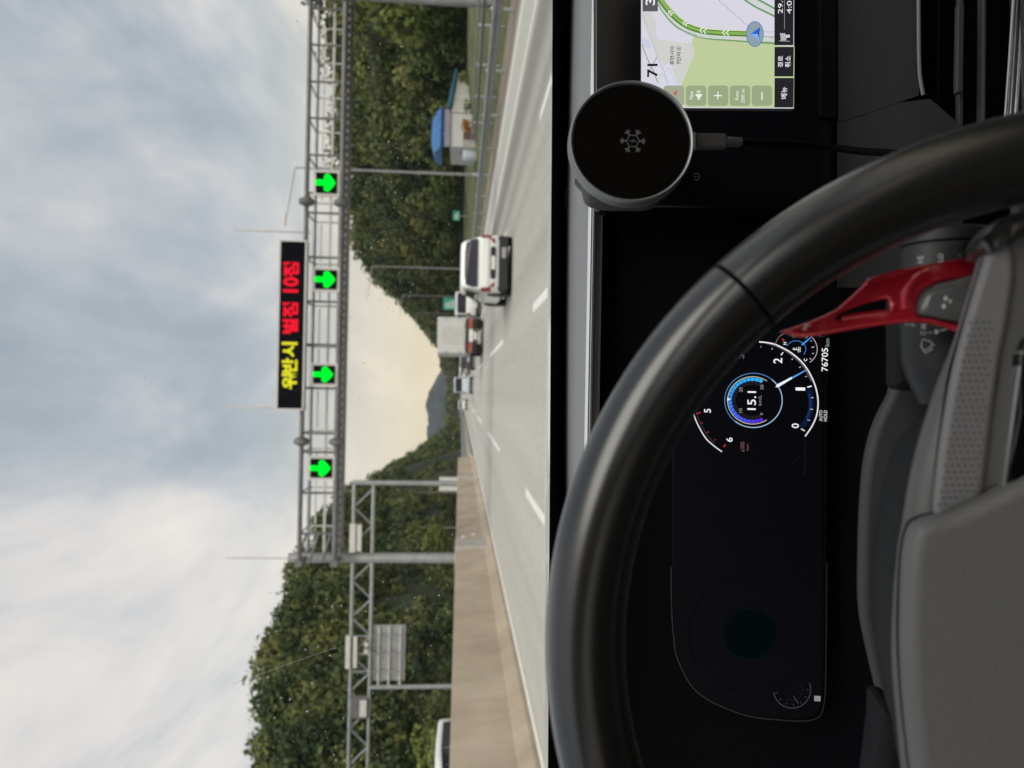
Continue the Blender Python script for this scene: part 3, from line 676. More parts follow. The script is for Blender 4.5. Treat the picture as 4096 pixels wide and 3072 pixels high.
# ================================================================== VEHICLES (travelling along +Y; origin at rear axle ground)
def sect(y, wb, wt, z0, z1, n=6, r=.12, pw=1.0):
    """rounded cross-section ring: wb half width at the bottom, wt at the top"""
    pts = []
    cs = [(wb, z0, -90, 0), (wt, z1, 0, 90), (-wt, z1, 90, 180), (-wb, z0, 180, 270)]
    for (cxx, cz, a0_, a1_) in cs:
        sx = 1 if cxx > 0 else -1; sz = 1 if cz == z1 else -1; rr = min(r, (z1-z0)*.45)
        for k in range(n):
            a = R_(a0_+(a1_-a0_)*k/(n-1)); pts.append(Vector((cxx-sx*rr+rr*math.cos(a), y, cz-sz*rr+rr*math.sin(a))))
    return pts
def wheel(t, x, y, r, wd, s_):
    o = MB().lathe((x-s_*wd, y, r), (s_, 0, 0), [(r*.62, 0), (r*.96, .01), (r, .05), (r, wd-.04), (r*.94, wd), (r*.66, wd+.004)], 24).build('wheel', M['tyre'], t, smooth=True)
    MB().lathe((x-s_*.03, y, r), (s_, 0, 0), [(r*.66, 0), (r*.62, .02), (r*.2, .005), (0, .012)], 20).build('rim', M['rim'], o, smooth=True)
def car(name, label, cat, x, y, L_, W, H, body, kind='hatch', group=None, lights='round', detail=True, flip=False):
    t = empty(name, (x, y, 0)); tag(t, label, cat, group); hw = W/2; yr = y
    zc = .30; belt = H*.60 if kind != 'van' else H*.54
    def X(p): return [Vector((x+q.x, yr+(L_-q.y if flip else q.y), q.z)) for q in p]
    rings = [sect(.0, hw*.86, hw*.84, .42, belt-.06, r=.12), sect(.06, hw*.95, hw*.93, .33, belt-.01, r=.14), sect(.30, hw, hw*.97, .22, belt, r=.13), sect(L_*.5, hw, hw*.97, .20, belt, r=.1),
             sect(L_*.74, hw, hw*.96, .20, belt-.02, r=.12), sect(L_*.9, hw*.96, hw*.9, .28, belt-.16, r=.14), sect(L_-.05, hw*.86, hw*.8, .36, belt-.28, r=.14), sect(L_, hw*.7, hw*.68, .42, belt-.34, r=.1)]
    mb = MB(); mb.loft([X(r_) for r_ in rings]); b_ = mb.build('body', body, t, smooth=True)
    tp = .82 if kind != 'van' else .90
    y0r = .05 if kind == 'van' else .07; y1r = .20 if kind == 'van' else .38
    rf = L_*.80 if kind == 'van' else L_*.72
    gr = [sect(y0r, hw*.92, hw*.90, belt-.05, belt+.02, r=.03), sect(y0r+.07, hw*.93, hw*.89, belt-.05, belt+.14, r=.06), sect(y1r, hw*.94, hw*tp, belt-.05, H-.03, r=.14), sect(L_*.3, hw*.95, hw*tp, belt-.05, H, r=.15), sect(L_*.5, hw*.95, hw*tp, belt-.05, H-.01, r=.15), sect(rf-L_*.16, hw*.93, hw*(tp-.03), belt-.05, H-.08, r=.14), sect(rf, hw*.9, hw*.86, belt-.05, belt+.02, r=.03)]
    mb = MB(); mb.loft([X(r_) for r_ in gr]); mb.build('cabin', body, t, smooth=True)
    def yy(v): return yr+(L_-v if flip else v)
    d = 1 if flip else -1
    # rear window: a tilted pane just proud of the cabin's rear face
    zb_, zt_ = belt+.10, H-.18
    if kind == 'van': zb_, zt_ = belt+.06, H-.22
    yb_, yt_ = y0r+.03, y1r-.03
    if kind == 'van': yb_, yt_ = y0r+.06, y1r-.04
    w0, w1 = hw*.82, hw*(tp-.10)
    off = Vector((0, d*.07, .02))
    pane = [Vector((x-w0, yy(yb_), zb_)), Vector((x+w0, yy(yb_), zb_)), Vector((x+w0*.99, yy(yb_+(yt_-yb_)*.5), (zb_+zt_)/2)), Vector((x+w1, yy(yt_), zt_)), Vector((x+w1*.55, yy(yt_)+.002, zt_+.035)), Vector((x-w1*.55, yy(yt_)+.002, zt_+.035)), Vector((x-w1, yy(yt_), zt_)), Vector((x-w0*.99, yy(yb_+(yt_-yb_)*.5), (zb_+zt_)/2))]
    mb = MB(); mb.loft([[p+off for p in pane], [p+off*-1.2 for p in pane]]); mb.build('rear_window', M['glass'], t)
    for s_ in (-1, 1):                           # side windows
        mb = MB(); o0 = hw*.95+.004; o1 = hw*(tp+.035)+.004; zl, zh = belt+.03, H-.16
        ps = [(yy(y1r+.10), o0, zl), (yy(L_*.40), o0, zl), (yy(L_*.40), o1, zh), (yy(y1r+.28), o1, zh-.02)]
        mb.loft([[Vector((x+s_*(a+e_), b, c)) for b, a, c in ps] for e_ in (.008, -.03)]); mb.build('side_window', M['glass'], t)
        mb = MB(); ps = [(yy(L_*.42), o0, zl), (yy(rf-.12), o0-.01, zl), (yy(rf-L_*.15), o1-.02, zh-.05), (yy(L_*.42), o1, zh)]
        mb.loft([[Vector((x+s_*(a+e_), b, c)) for b, a, c in ps] for e_ in (.008, -.03)]); mb.build('side_window', M['glass'], t)
        mb = MB(); mb.loft([[Vector((x+s_*(hw+a), yy(rf-.25)+dy, belt+.02+c)) for a, c in ((0, 0), (.17, .02), (.17, .16), (.02, .14))] for dy in (-.05, .05)]); mb.build('mirror', body, t, bevel=.02)
    for s_ in (-1, 1):                           # tail lamps wrapped round the corner
        zl = belt-.27; mb = MB()
        ring = [(hw*.985, .16, 0), (hw*.93, .03, 0), (hw*.74, -.012, 0), (hw*.70, -.005, 0)]
        prof_ = [(0, 1.0), (.07, 1.06), (.18, 1.0), (.27, .92)] if lights == 'round' else [(0, 1), (.3, 1)]
        rows = []
        for dz, k_ in prof_:
            inn = .76 if dz < .05 else .84 if dz < .1 else .86
            rows.append([Vector((x+s_*hw*.985, yy(.16), zl+dz)), Vector((x+s_*hw*.945, yy(.02), zl+dz)), Vector((x+s_*hw*inn, yy(-.022), zl+dz)), Vector((x+s_*hw*inn, yy(.08), zl+dz)), Vector((x+s_*hw*.93, yy(.2), zl+dz))])
        mb.loft(rows); mb.build('tail_light', M['redlens'], t, bevel=.012)
    # dark lower bumper and underbody
    mb = MB(); mb.loft([X(sect(v, hw*k_, hw*k_, .14, .40, r=.05)) for v, k_ in ((.03, .90), (.1, .95), (.4, .955))]); mb.build('lower_bumper', M['underbody'], t, smooth=True)
    MB().box((x-hw*.9, yr+.2, .16), (x+hw*.9, yr+L_-.25, .30)).build('underbody', M['underbody'], t)
    if detail:
        fr_ = Frame((x, yy(0)+d*.004, 0), 0, e1=Vector((1, 0, 0)) if not flip else Vector((-1, 0, 0)))
        def rrect(cx0, cz0, w_, h_, r_):
            out = []
            for sx, sz, a0_ in ((1, 1, 0), (-1, 1, 90), (-1, -1, 180), (1, -1, 270)):
                for k in range(5):
                    a = R_(a0_+90*k/4); out.append((cx0+sx*(w_/2-r_)+r_*math.cos(a), cz0+sz*(h_/2-r_)+r_*math.sin(a)))
            return out
        if lights == 'round':
            slab('plate_recess', fr_, [rrect(0, .53, W*.56, .15, .074)], -.02, .012, M['underbody'], t, bevel=.004)
            slab('number_plate', fr_, [rrect(0, .53, .36, .10, .01)], .014, .022, M['plate'], t)
            for s_ in (-1, 1): slab('reflector', fr_, [[(s_*hw*.66, .52), (s_*hw*.80, .60), (s_*hw*.86, .52), (s_*hw*.72, .475)]], -.02, .018, M['redlens'], t)
            slab('emblem', fr_, [[(.05*math.cos(k*.52), belt-.2+.05*math.sin(k*.52)) for k in range(12)]], -.02, .02, M['trim'], t)
            slab('tailgate_seam', fr_, [rrect(0, .66, W*.80, .014, .006)], -.01, .012, M['silver'], t)
            slab('exhaust_panel', fr_, [rrect(hw*.35, .24, .30, .12, .03)], -.04, .016, M['steel'], t, bevel=.01)
        else:
            slab('number_plate', fr_, [rrect(0, .62, .42, .11, .01)], -.01, .02, M['plate'], t)
    for wx in (-1, 1):
        for wy in (.62, L_-.75):
            rw = .29 if W < 1.7 else .33
            MB().lathe((x+wx*(hw-.06), yr+wy, rw+.02), (wx, 0, 0), [(0, 0), (rw*1.2, 0), (rw*1.2, .066), (0, .066)], 24).build('wheel_arch', M['underbody'], t, smooth=True)
            wheel(t, x+wx*(hw+.012), yr+wy, rw, .2, wx)
    return t
car('hatchback', 'white hatchback with red wraparound tail lights and dark rear window', 'car', 3.42, 19.1, 3.7, 1.58, 1.42, M['white'])
car('van', 'white boxy van seen just beyond the white hatchback', 'van', 5.95, 49, 4.4, 1.74, 1.82, M['white'], kind='van', lights='plain')
car('van', 'pale blue-white van in the camera car\'s lane far ahead', 'van', .42, 73, 4.6, 1.74, 2.0, M['bluewhite'], kind='van', lights='plain')
car('sedan', 'dark car half hidden beyond the box truck', 'car', 2.75, 66, 4.4, 1.74, 1.44, M['darkpaint'], lights='plain')
car('sedan', 'silver car ahead of the dark car in the same lane', 'car', 2.9, 92, 4.4, 1.74, 1.46, M['silver'], lights='plain', detail=False)
car('sedan', 'small white car far ahead between the blue-white van and the truck', 'car', 2.7, 122, 4.4, 1.76, 1.5, M['white'], lights='plain', detail=False)
car('sedan', 'white car far ahead in the lane beside the barrier', 'car', -2.6, 118, 4.4, 1.76, 1.5, M['white'], lights='plain', detail=False)
car('van', 'white van passing behind the barrier on the opposing road', 'van', -10.2, 16.1, 4.5, 1.74, 1.83, M['white'], kind='van', lights='plain', flip=True, detail=False)

# box truck
tx, ty = 3.2, 42.4
tr = empty('box_truck', (tx, ty, 0)); tag(tr, 'white box truck with orange striped rear bumper', 'truck')
MB().box((tx-1.08, ty+.05, 1.06), (tx+1.08, ty+4.6, 2.76)).build('cargo_box', M['boxwhite'], tr, bevel=.025)
for s_ in (-1, 1):
    MB().box((tx+s_*.53-.505, ty+.015, 1.12), (tx+s_*.53+.505, ty+.048, 2.50)).build('cargo_door', M['boxwhite'], tr, bevel=.008)
    for k in (.18, .42):
        MB().tube([(tx+s_*k, ty-.01, 1.1), (tx+s_*k, ty-.01, 2.5)], .016, 6).build('lock_bar', M['psteel'], tr, smooth=True)
    for z_ in (1.4, 2.2): MB().box((tx+s_*1.0-.06, ty-.005, z_), (tx+s_*1.0+.06, ty+.014, z_+.09)).build('hinge', M['steel'], tr)
    MB().box((tx+s_*.72-.31, ty-.06, .68), (tx+s_*.72+.31, ty-.02, .89)).build('reflective_panel', M['orange'], tr, bevel=.008)
    MB().box((tx+s_*.62-.10, ty-.08, .84), (tx+s_*.62+.10, ty-.062, 1.06)).build('tail_light', M['redlens'], tr, bevel=.01)
    MB().box((tx+s_*.62-.14, ty-.055, .82), (tx+s_*.62+.14, ty+.02, 1.12)).build('lamp_bracket', M['underbody'], tr)
    MB().box((tx+s_*.75-.3, ty+.35, .12), (tx+s_*.75+.3, ty+.38, .62)).build('mud_flap', M['tyre'], tr)
    for wy in (1.05, 4.9): wheel(tr, tx+s_*1.0, ty+wy, .38, .42 if wy < 2 else .24, s_)
MB().box((tx-.38, ty-.062, .64), (tx+.38, ty-.02, .88)).build('white_panel', M['paint'], tr, bevel=.008)
MB().box((tx-1.0, ty-.02, .9), (tx+1.0, ty+.06, 1.04)).build('rear_beam', M['underbody'], tr)
MB().box((tx-1.05, ty-.015, .45), (tx+1.05, ty+.07, .63)).build('under_run_bar', M['underbody'], tr, bevel=.01)
MB().box((tx-.42, ty+.1, .5), (tx+.42, ty+5.8, 1.05)).build('chassis', M['underbody'], tr)
for s_ in (-1, 1): MB().tube([(tx+s_*.35, ty+.3, .42), (tx+s_*.35, ty+.9, .42)], .13, 10).build('air_tank', M['steel'], tr, smooth=True)
mb = MB(); mb.loft([[Vector((tx+q.x, ty+q.y, q.z)) for q in sect(v, .95, k_, .5, h_, r=.12)] for v, k_, h_ in ((4.75, .92, 2.2), (5.6, .9, 2.25), (6.2, .86, 1.6), (6.45, .85, 1.1))]); mb.build('cab', M['white'], tr, smooth=True)
MB().box((tx-.25, ty-.07, .47), (tx+.25, ty-.02, .60)).build('number_plate', M['plate'], tr)

# ================================================================== CAR INTERIOR
# cabin shell of the camera's own car (roof, pillars, doors), windscreen
CL = lambda x, y, z: CAM + Vector((x, y, z))
cab = empty('car_cabin', CL(.3, -.9, -1.0)); tag(cab, 'dark cabin shell around the driver with roof lining, pillars and doors', 'car cabin')
XL, XR, RZ, RY = -.50, 1.10, .275, -.08
def cbox(name, a, b, m, bevel=.01): MB().box(CL(*a), CL(*b)).build(name, m, cab, bevel=bevel)
SX = (-.02, .66); SYr = (-1.35, -.30)               # unseen glass sunroof opening, added to let light onto the wheel hub
cbox('roof', (XL-.03, SYr[1], RZ), (XR+.03, RY, RZ+.05), M['headliner']); cbox('roof', (XL-.03, -2.4, RZ), (XR+.03, SYr[0], RZ+.05), M['headliner'])
cbox('roof', (XL-.03, SYr[0]-.01, RZ), (SX[0], SYr[1]+.01, RZ+.048), M['headliner']); cbox('roof', (SX[1], SYr[0]-.01, RZ), (XR+.03, SYr[1]+.01, RZ+.048), M['headliner'])
cbox('floor', (XL, -2.4, -1.12), (XR, 1.0, -1.05), M['doortrim'])
cbox('rear_hatch', (XL, -2.45, -1.1), (XR, -2.4, RZ+.04), M['doortrim'])
for xs in (XL-.06, XR):
    cbox('door', (xs, -2.4, -1.05), (xs+.06, .78, -.26), M['doortrim'], .02)
    cbox('pillar', (xs, -.75, -.26), (xs+.06, -.60, RZ), M['headliner'], .02)
    cbox('pillar', (xs, -2.4, -.26), (xs+.06, -2.0, RZ), M['headliner'], .02)
    MB().bar(CL(xs+.03, RY-.02, RZ+.02), CL(xs+.03, .80, -.22), .06, .07).build('pillar', M['headliner'], cab, bevel=.012)
cbox('firewall', (XL, 1.0, -1.1), (XR, 1.05, -.22), M['blackmat'])
hp_ = []
for k in range(13):
    x_ = -.62+k*.155; bw = 1-((x_-.3)/1.0)**2*.25
    hp_.append([CL(x_, yv, zv*1.0-(1-bw)*.03) for yv, zv in ((1.02, -.17), (1.10, -.150), (1.25, -.154), (1.40, -.170), (1.60, -.205), (1.85, -.27), (1.95, -.36), (1.97, -.55))])
mb = MB(); mb.loft(hp_, caps=False, closed=False); mb.build('hood', M['white'], cab, smooth=True)
cbox('front_seat', (-.36, -.95, -.95), (.18, -.75, .02), M['doortrim'], .05)
cbox('front_seat', (.55, -.95, -.95), (1.05, -.75, .02), M['doortrim'], .05)

wsn = empty('windshield', CL(.3, .95, -.16)); tag(wsn, 'dusty windshield pane with a black edge band along the bottom', 'windshield')
def ws(u, v):                                    # u 0..1 left to right, v 0 bottom .. 1 top
    s = (u-.5)*2; bow = 1-s*s
    x0 = XL + (XR-XL)*u
    yb = .80 + .16*bow; yt = RY + .04*bow
    return CL(x0, yb+(yt-yb)*v, -.20+(RZ+.01+.20)*v + .02*math.sin(math.pi*v))
nu, nv = 16, 10
mb = MB(); mb.add([ws(i/nu, j/nv) for j in range(nv+1) for i in range(nu+1)], [(j*(nu+1)+i, j*(nu+1)+i+1, (j+1)*(nu+1)+i+1, (j+1)*(nu+1)+i) for j in range(nv) for i in range(nu)])
gm = bpy.data.materials.new('windscreen_glass'); gm.use_nodes = True; t = gm.node_tree; t.nodes.clear()
tb = t.nodes.new('ShaderNodeBsdfTransparent'); tb.inputs[0].default_value = (.97, .985, .97, 1)
gb = t.nodes.new('ShaderNodeBsdfGlossy'); gb.inputs['Roughness'].default_value = .02
mx = t.nodes.new('ShaderNodeMixShader'); mx.inputs[0].default_value = .012; t.links.new(tb.outputs[0], mx.inputs[1]); t.links.new(gb.outputs[0], mx.inputs[2])
ou = t.nodes.new('ShaderNodeOutputMaterial'); t.links.new(mx.outputs[0], ou.inputs[0])
mb.build('pane', gm, wsn, smooth=True)
MB().quad(CL(SX[0]-.01, SYr[0]-.01, RZ+.03), CL(SX[1]+.01, SYr[0]-.01, RZ+.03), CL(SX[1]+.01, SYr[1]+.01, RZ+.03), CL(SX[0]-.01, SYr[1]+.01, RZ+.03)).build('added_sunroof_glass', gm, cab)
# dust flakes and a hairline scratch on the glass
def on_glass(px, py, lift=.0008):
    lo, hi = .2, 1.6; d = ray(px, py)
    def side(tt):
        p = CAM + d*tt - CAM; u = (p.x-XL)/(XR-XL); s = (u-.5)*2; bow = 1-s*s
        yb = .80+.16*bow; yt = RY+.04*bow
        v = (p.z+.20)/(RZ+.21); return p.y-(yb+(yt-yb)*v)
    for _ in range(40):
        mid = (lo+hi)/2
        if side(mid) > 0: hi = mid
        else: lo = mid
    return CAM + d*(lo-lift)
mb = MB(); ew = Vector((1, 0, 0)); eu = Vector((0, -.72, .69))
for _ in range(950):
    if random.random() < .75: px, py = (random.uniform(1380, 1900), random.uniform(0, 1300)) if random.random() < .5 else (random.uniform(1050, 1850), random.uniform(2300, 3072))
    elif random.random() < .06: px, py = random.uniform(0, 2150), random.uniform(0, 3072)
    else: px, py = random.uniform(1400, 2100), random.uniform(0, 3072)
    p = on_glass(px, py); s_ = .00014 + .0005*random.random()**6
    a = random.uniform(0, 3.14); e1 = ew*math.cos(a)+eu*math.sin(a); e2 = eu*math.cos(a)-ew*math.sin(a); ln = random.choice((1, 1, 1.3, 2.2))
    mb.add([p+e1*s_*ln, p+e2*s_*.8, p-e1*s_*ln*.8, p-e2*s_*.7], [(0, 1, 2, 3)])
tag(mb.build('dust', M['dust'], wsn), kind='stuff')
mb = MB(); sp_ = [on_glass(x, y) for x, y in ((935, 2735), (1001, 2712), (1120, 2668), (1240, 2625), (1345, 2590))]
mb.tube(sp_, .00009, 5); mb.build('scratch', M['dust'], wsn)
mb = MB(); fr0 = [on_glass(2207-.006*(y-500), y, .003) for y in range(-1400, 3300, 200)]; fr1 = [on_glass(2330, y, .003) for y in range(-1400, 3300, 200)]
mb.loft([fr0, fr1], caps=False, closed=False); mb.build('edge_band', M['blackmat'], wsn)

# ---- dashboard
db = empty('dashboard', CL(.3, .6, -.35)); tag(db, 'dark car dashboard with grey top pad, silver trim line and leather lower panel', 'dashboard')
def zy(px, D, py=800): p = P(px, py, D); return p.y, p.z
def strip(name, pts, m, x0=-.52, x1=1.08, bevel=0, smooth=True, thick=.012):
    """profile (y,z) list extruded across the car, with a little thickness"""
    mb = MB(); lo = [Vector((x0, y, z)) for y, z in pts]+[Vector((x0, y+.001, z-thick)) for y, z in reversed(pts)]
    hi = [Vector((x1, p.y, p.z)) for p in lo]; mb.loft([lo, hi]); return mb.build(name, m, db, smooth=smooth, bevel=bevel)
strip('top_pad', [zy(2266, .79), zy(2270, .775), zy(2310, .68), zy(2338, .61), zy(2354, .575)], M['dash'])
strip('defroster_ledge', [zy(2240, .825), zy(2244, .82), zy(2256, .812), zy(2270, .806), zy(2290, .80)], M['dashdark'])
strip('silver_trim', [zy(2354, .574), zy(2357, .568), zy(2366, .565), zy(2373, .5665)], M['trim'], thick=.002)
# light sensor dome on the pad
mb = MB(); c = P(2262, 800, .786); mb.lathe(c, (0, 0, 1), [(.015, -.006), (.015, 0), (.012, .0022), (.006, .0034), (0, .0036)], 24); mb.build('sensor_dome', M['dashdark'], db, smooth=True)
# black fascia behind the displays
strip('fascia', [zy(2372, .60), zy(2700, .60), zy(3100, .59), zy(3500, .575), zy(4100, .55), zy(4800, .5)], M['blackmat'], thick=.02)

FN = Frame(P(2860, 300, .525), R_(9))            # navigation display plane
FC = Frame(P(3050, 1700, .565), R_(12))          # instrument display plane
def box_px(fr, x0, x1, y0, y1, h=0):
    return [fr.px(x0, y0, h), fr.px(x0, y1, h), fr.px(x1, y1, h), fr.px(x1, y0, h)]
def rpoly(pts, r, n=5):                          # rounded polygon
    out = []; k = len(pts); pts = [Vector((*p[:2], 0)) for p in pts]
    for i in range(k):
        a, b, c = pts[i-1], pts[i], pts[(i+1) % k]; u = (a-b).normalized(); v = (c-b).normalized()
        rr = min(r, (a-b).length*.49, (c-b).length*.49)
        for j in range(n+1):
            t_ = j/n; q = (b+u*rr)*(1-t_)**2 + b*2*t_*(1-t_) + (b+v*rr)*t_*t_; out.append((q.x, q.y))
    return out
# ---- navigation display
nav = empty('navigation_display', FN.at(.1, -.08)); tag(nav, 'wide navigation display showing a map with green route in a black glass housing', 'display')
slab('housing', FN, [rpoly(box_px(FN, 2378, 3345, -1350, 828), .01)], -.03, -.002, M['gloss'], nav, bevel=.002)
slab('lower_bezel', FN, [rpoly([FN.px(3272, -1300), FN.px(3272, 470), FN.px(3345, 484), FN.px(3345, -1300)], .003)], -.0018, .003, M['blackmat'], nav, bevel=.001)
def NV(x, y): return (2550+x*.3165, y*.3165)
def npoly(name, pts, lev, hexc, s=1, sm=0, holes=()): return flat_px(name, FN, [NV(*p) for p in pts], .0004*lev, EM(hexc, s), nav, sm, [[NV(*p) for p in h] for h in holes])
def nrib(name, pts, wd, lev, hexc, n=6, s=1): return ribbon_px(name, FN, [NV(*p) for p in pts], wd*.3165, .0004*lev, EM(hexc, s), nav, n)
def ntxt(sx0, sx1, sy0, sy1, text, hexc, lev=8, bold=0):
    a = NV(sx0, sy0); b = NV(sx1, sy1); return text_px('lettering', FN, text, a[0], b[0], a[1], b[1], .0004*lev, EM(hexc), nav, bold)
npoly('screen', [(45, -3600), (45, 1000), (55, 1362), (1975, 1372), (1990, -3600)], 1, '#d8d6e2')
npoly('map_field', [(560, 1045), (610, 930), (660, 800), (700, 730), (722, 650), (690, 560), (688, 520), (715, 455), (800, 470), (930, 490), (1200, 505), (1500, 530), (1740, 560), (1740, 580), (1985, 590), (1975, 1362), (600, 1354), (540, 1150)], 2, '#bfcd9d')
npoly('map_block', [(60, 150), (190, 155), (215, 260), (238, 300), (235, 420), (265, 500), (330, 508), (560, 540), (685, 545), (715, 650), (700, 720), (650, 810), (600, 930), (548, 1050), (500, 1075), (420, 1020), (380, 940), (350, 830), (260, 720), (150, 420), (60, 250)], 2, '#cfd0cc')
npoly('map_block', [(55, 480), (150, 500), (170, 600), (120, 620), (50, 560)], 3, '#cdcbe0')
npoly('map_block', [(350, 830), (400, 790), (430, 830), (500, 1060), (480, 1110), (420, 1130), (340, 1020)], 3, '#d9d8ea')
npoly('map_block', [(230, 790), (260, 780), (360, 960), (350, 1010), (270, 900)], 3, '#d9d8ea')
for a, b in (((60, 180), (130, 380)), ((130, 380), (250, 710)), ((250, 710), (330, 900)), ((330, 900), (390, 1060))):
    nrib('map_street', [a, b], 16, 4, '#8f9f8f', 0); nrib('map_street', [a, b], 9, 5, '#dcdde0', 0)
nrib('map_street', [(55, 560), (120, 730), (200, 900), (260, 1050)], 14, 4, '#9aa79a', 4)
nrib('map_street', [(250, 715), (200, 800), (150, 905)], 12, 4, '#9aa79a', 4)
nrib('map_street', [(360, 900), (385, 860), (410, 880), (500, 1120)], 4, 5, '#aab0aa', 4)
nrib('map_street', [(280, 980), (300, 940), (330, 960), (360, 1020)], 4, 5, '#aab0aa', 4)
# the map goes on to the right of the picture
npoly('map_field', [(60, -1400), (60, -3500), (900, -3500), (760, -2300), (420, -1700)], 2, '#c6d3a8')
npoly('map_block', [(1000, -600), (1500, -500), (1650, -1500), (1150, -1700)], 2, '#cfd0cc')
nrib('map_street', [(60, -600), (700, -900), (1200, -1900), (1500, -3500)], 26, 4, '#8f9f8f', 6); nrib('map_street', [(60, -600), (700, -900), (1200, -1900), (1500, -3500)], 17, 5, '#e6e6ea', 6)
nrib('map_street', [(60, -2200), (600, -2300), (1725, -2700)], 16, 4, '#9aa79a', 5)
# motorway and route
mw = [(230, -60), (300, 60), (420, 220), (560, 340), (700, 420), (860, 452), (1100, 470), (1400, 490), (1745, 500)]
nrib('map_motorway', mw, 74, 5, '#7da872', 8); nrib('map_motorway', mw, 58, 6, '#cfd3d0', 8)
edge = [(210, -40), (280, 85), (390, 240), (510, 350), (680, 428), (870, 485), (1200, 512), (1745, 552)]
nrib('map_motorway', edge, 20, 6, '#6f9d68', 8)
rt = [(255, -60), (330, 50), (430, 170), (540, 270), (660, 340), (800, 385), (960, 408), (1200, 420), (1460, 428)]
nrib('route', rt, 74, 7, '#4d7f2e', 8)
nrib('route', rt, 34, 8, '#8ab45c', 8); nrib('route', [(p[0]+9, p[1]-33) for p in rt], 6, 8, '#e3eda0', 8)
for (x, y, a) in ((415, 160, 42), (600, 298, 30), (825, 385, 14), (1110, 412, 4)):
    for dx in (0, 48):
        ca, sa = math.cos(R_(a)), math.sin(R_(a)); sc_ = 1 if x > 700 else .75
        pts = [(x+sc_*(dx-24+u)*ca-sc_*v*sa, y+sc_*(dx-24+u)*sa+sc_*v*ca) for u, v in ((22, -34), (-14, 0), (22, 34))]
        nrib('route_chevron', pts, 13, 9, '#f4f6ee', 0)
for k in range(17):
    t0_ = k/17; x0, y0 = 1030+(1460-1030)*t0_, 5+(388-5)*t0_; nrib('map_dash', [(x0, y0), (x0+14, y0+12.5)], 6, 9, '#33333a', 0)
nrib('map_motorway', [(1330, -20), (1480, 80), (1620, 150), (1740, 210)], 24, 4, '#6f9d68', 5)
nrib('map_motorway', [(1420, -20), (1560, 50), (1680, 110), (1740, 160)], 70, 3, '#d0d4d4', 5)
nrib('map_motorway', [(1500, -20), (1600, 35), (1740, 112)], 24, 4, '#6f9d68', 5)
nrib('map_street', [(1480, 400), (1740, 403)], 5, 6, '#9a98a8', 0); nrib('map_street', [(1480, 466), (1740, 476)], 5, 6, '#9a98a8', 0)
circ = [(1483+108*math.cos(k*.2618), 430+158*math.sin(k*.2618)) for k in range(24)]
npoly('position_disc', circ, 9, '#8fa0ae'); nrib('position_ring', circ+circ[:1], 9, 10, '#3a7fb8', 3)
npoly('position_arrow', [(1432, 428), (1545, 345), (1522, 430)], 11, '#2c62d6'); npoly('position_arrow', [(1432, 428), (1522, 430), (1548, 516)], 11, '#79b4ee')
npoly('position_arrow', [(1522, 430), (1545, 345), (1550, 350), (1536, 432), (1548, 516)], 12, '#123a9a')
# buttons down the left side
for x0, x1 in ((612, 868), (890, 1148), (1166, 1424), (1444, 1702)):
    lp = rpoly([NV(x0, 1080), NV(x0, 1338), NV(x1, 1338), NV(x1, 1080)], 16)
    flat_px('map_button', FN, lp, .0004*6, EM('#9aa883'), nav)
lp = rpoly([NV(330, 1080), NV(330, 1338), NV(592, 1338), NV(592, 1080)], 16); flat_px('map_button', FN, lp, .0004*6, EM('#a0aa92'), nav)
npoly('compass_needle', [(455, 1180), (505, 1130), (482, 1210)], 9, '#d8404c')
ntxt(655, 706, 1150, 1252, 'Nav', '#f2f4ee'); ntxt(1232, 1278, 1150, 1272, 'Auto', '#f2f4ee'); ntxt(1308, 1356, 1122, 1300, '200 m', '#f2f4ee')
nrib('zoom_sign', [(965, 1209), (1068, 1209)], 13, 8, '#f2f4ee', 0); nrib('zoom_sign', [(1016, 1158), (1016, 1256)], 13, 9, '#f2f4ee', 0); nrib('zoom_sign', [(1574, 1162), (1574, 1266)], 15, 8, '#f2f4ee', 0)
npoly('speaker_icon', [(762, 1236), (788, 1236), (818, 1200), (818, 1190), (732, 1190), (732, 1200)], 8, '#f2f4ee')
npoly('speaker_icon', [(758, 1240), (790, 1240), (790, 1258), (758, 1258)], 8, '#f2f4ee')
for k in range(3): nrib('speaker_icon', [(758-8*k, 1178-12*k), (773, 1172-13*k), (788+8*k, 1178-12*k)], 7, 8, '#f2f4ee', 4)
# dark bottom bar
for y0, y1 in ((985, 1358), (592, 966), (-420, 572), (-2200, -440)):
    flat_px('bar_button', FN, rpoly([NV(1732, y0), NV(1730, y1), NV(1970, y1), NV(1976, y0)], 3), .0004*8, EM('#26262a'), nav)
ntxt(1812, 1892, 1100, 1250, '메뉴', '#f0f0f4', 10, .012); ntxt(1772, 1840, 706, 852, '경로', '#f0f0f4', 10, .012); ntxt(1864, 1940, 706, 852, '취소', '#f0f0f4', 10, .012)
ntxt(1775, 1838, -60, 172, '29.4', '#f0f0f4', 10); ntxt(1886, 1950, -60, 174, '4:06', '#f0f0f4', 10)
nrib('bar_rule', [(1857, -300), (1857, 368)], 4, 10, '#b8b8bc', 0)
for i in range(6):
    for j in range(7):
        if (i+j) % 2 == 0: npoly('flag_check', [NVp for NVp in ((1802+i*12+j*1.5, 420+j*13), (1814+i*12+j*1.5, 420+j*13), (1814+i*12+j*1.5, 433+j*13), (1802+i*12+j*1.5, 433+j*13))], 10, '#f4f4f6')
nrib('flag_pole', [(1790, 516), (1920, 521)], 5, 10, '#d8d8da', 0); ntxt(1878, 1924, 436, 474, 'B', '#f0f0f4', 11, .03)
ntxt(408, 468, 582, 820, '휴먼시아', '#26264a', 8, .014); ntxt(490, 552, 660, 812, '7단지', '#26264a', 8, .014)
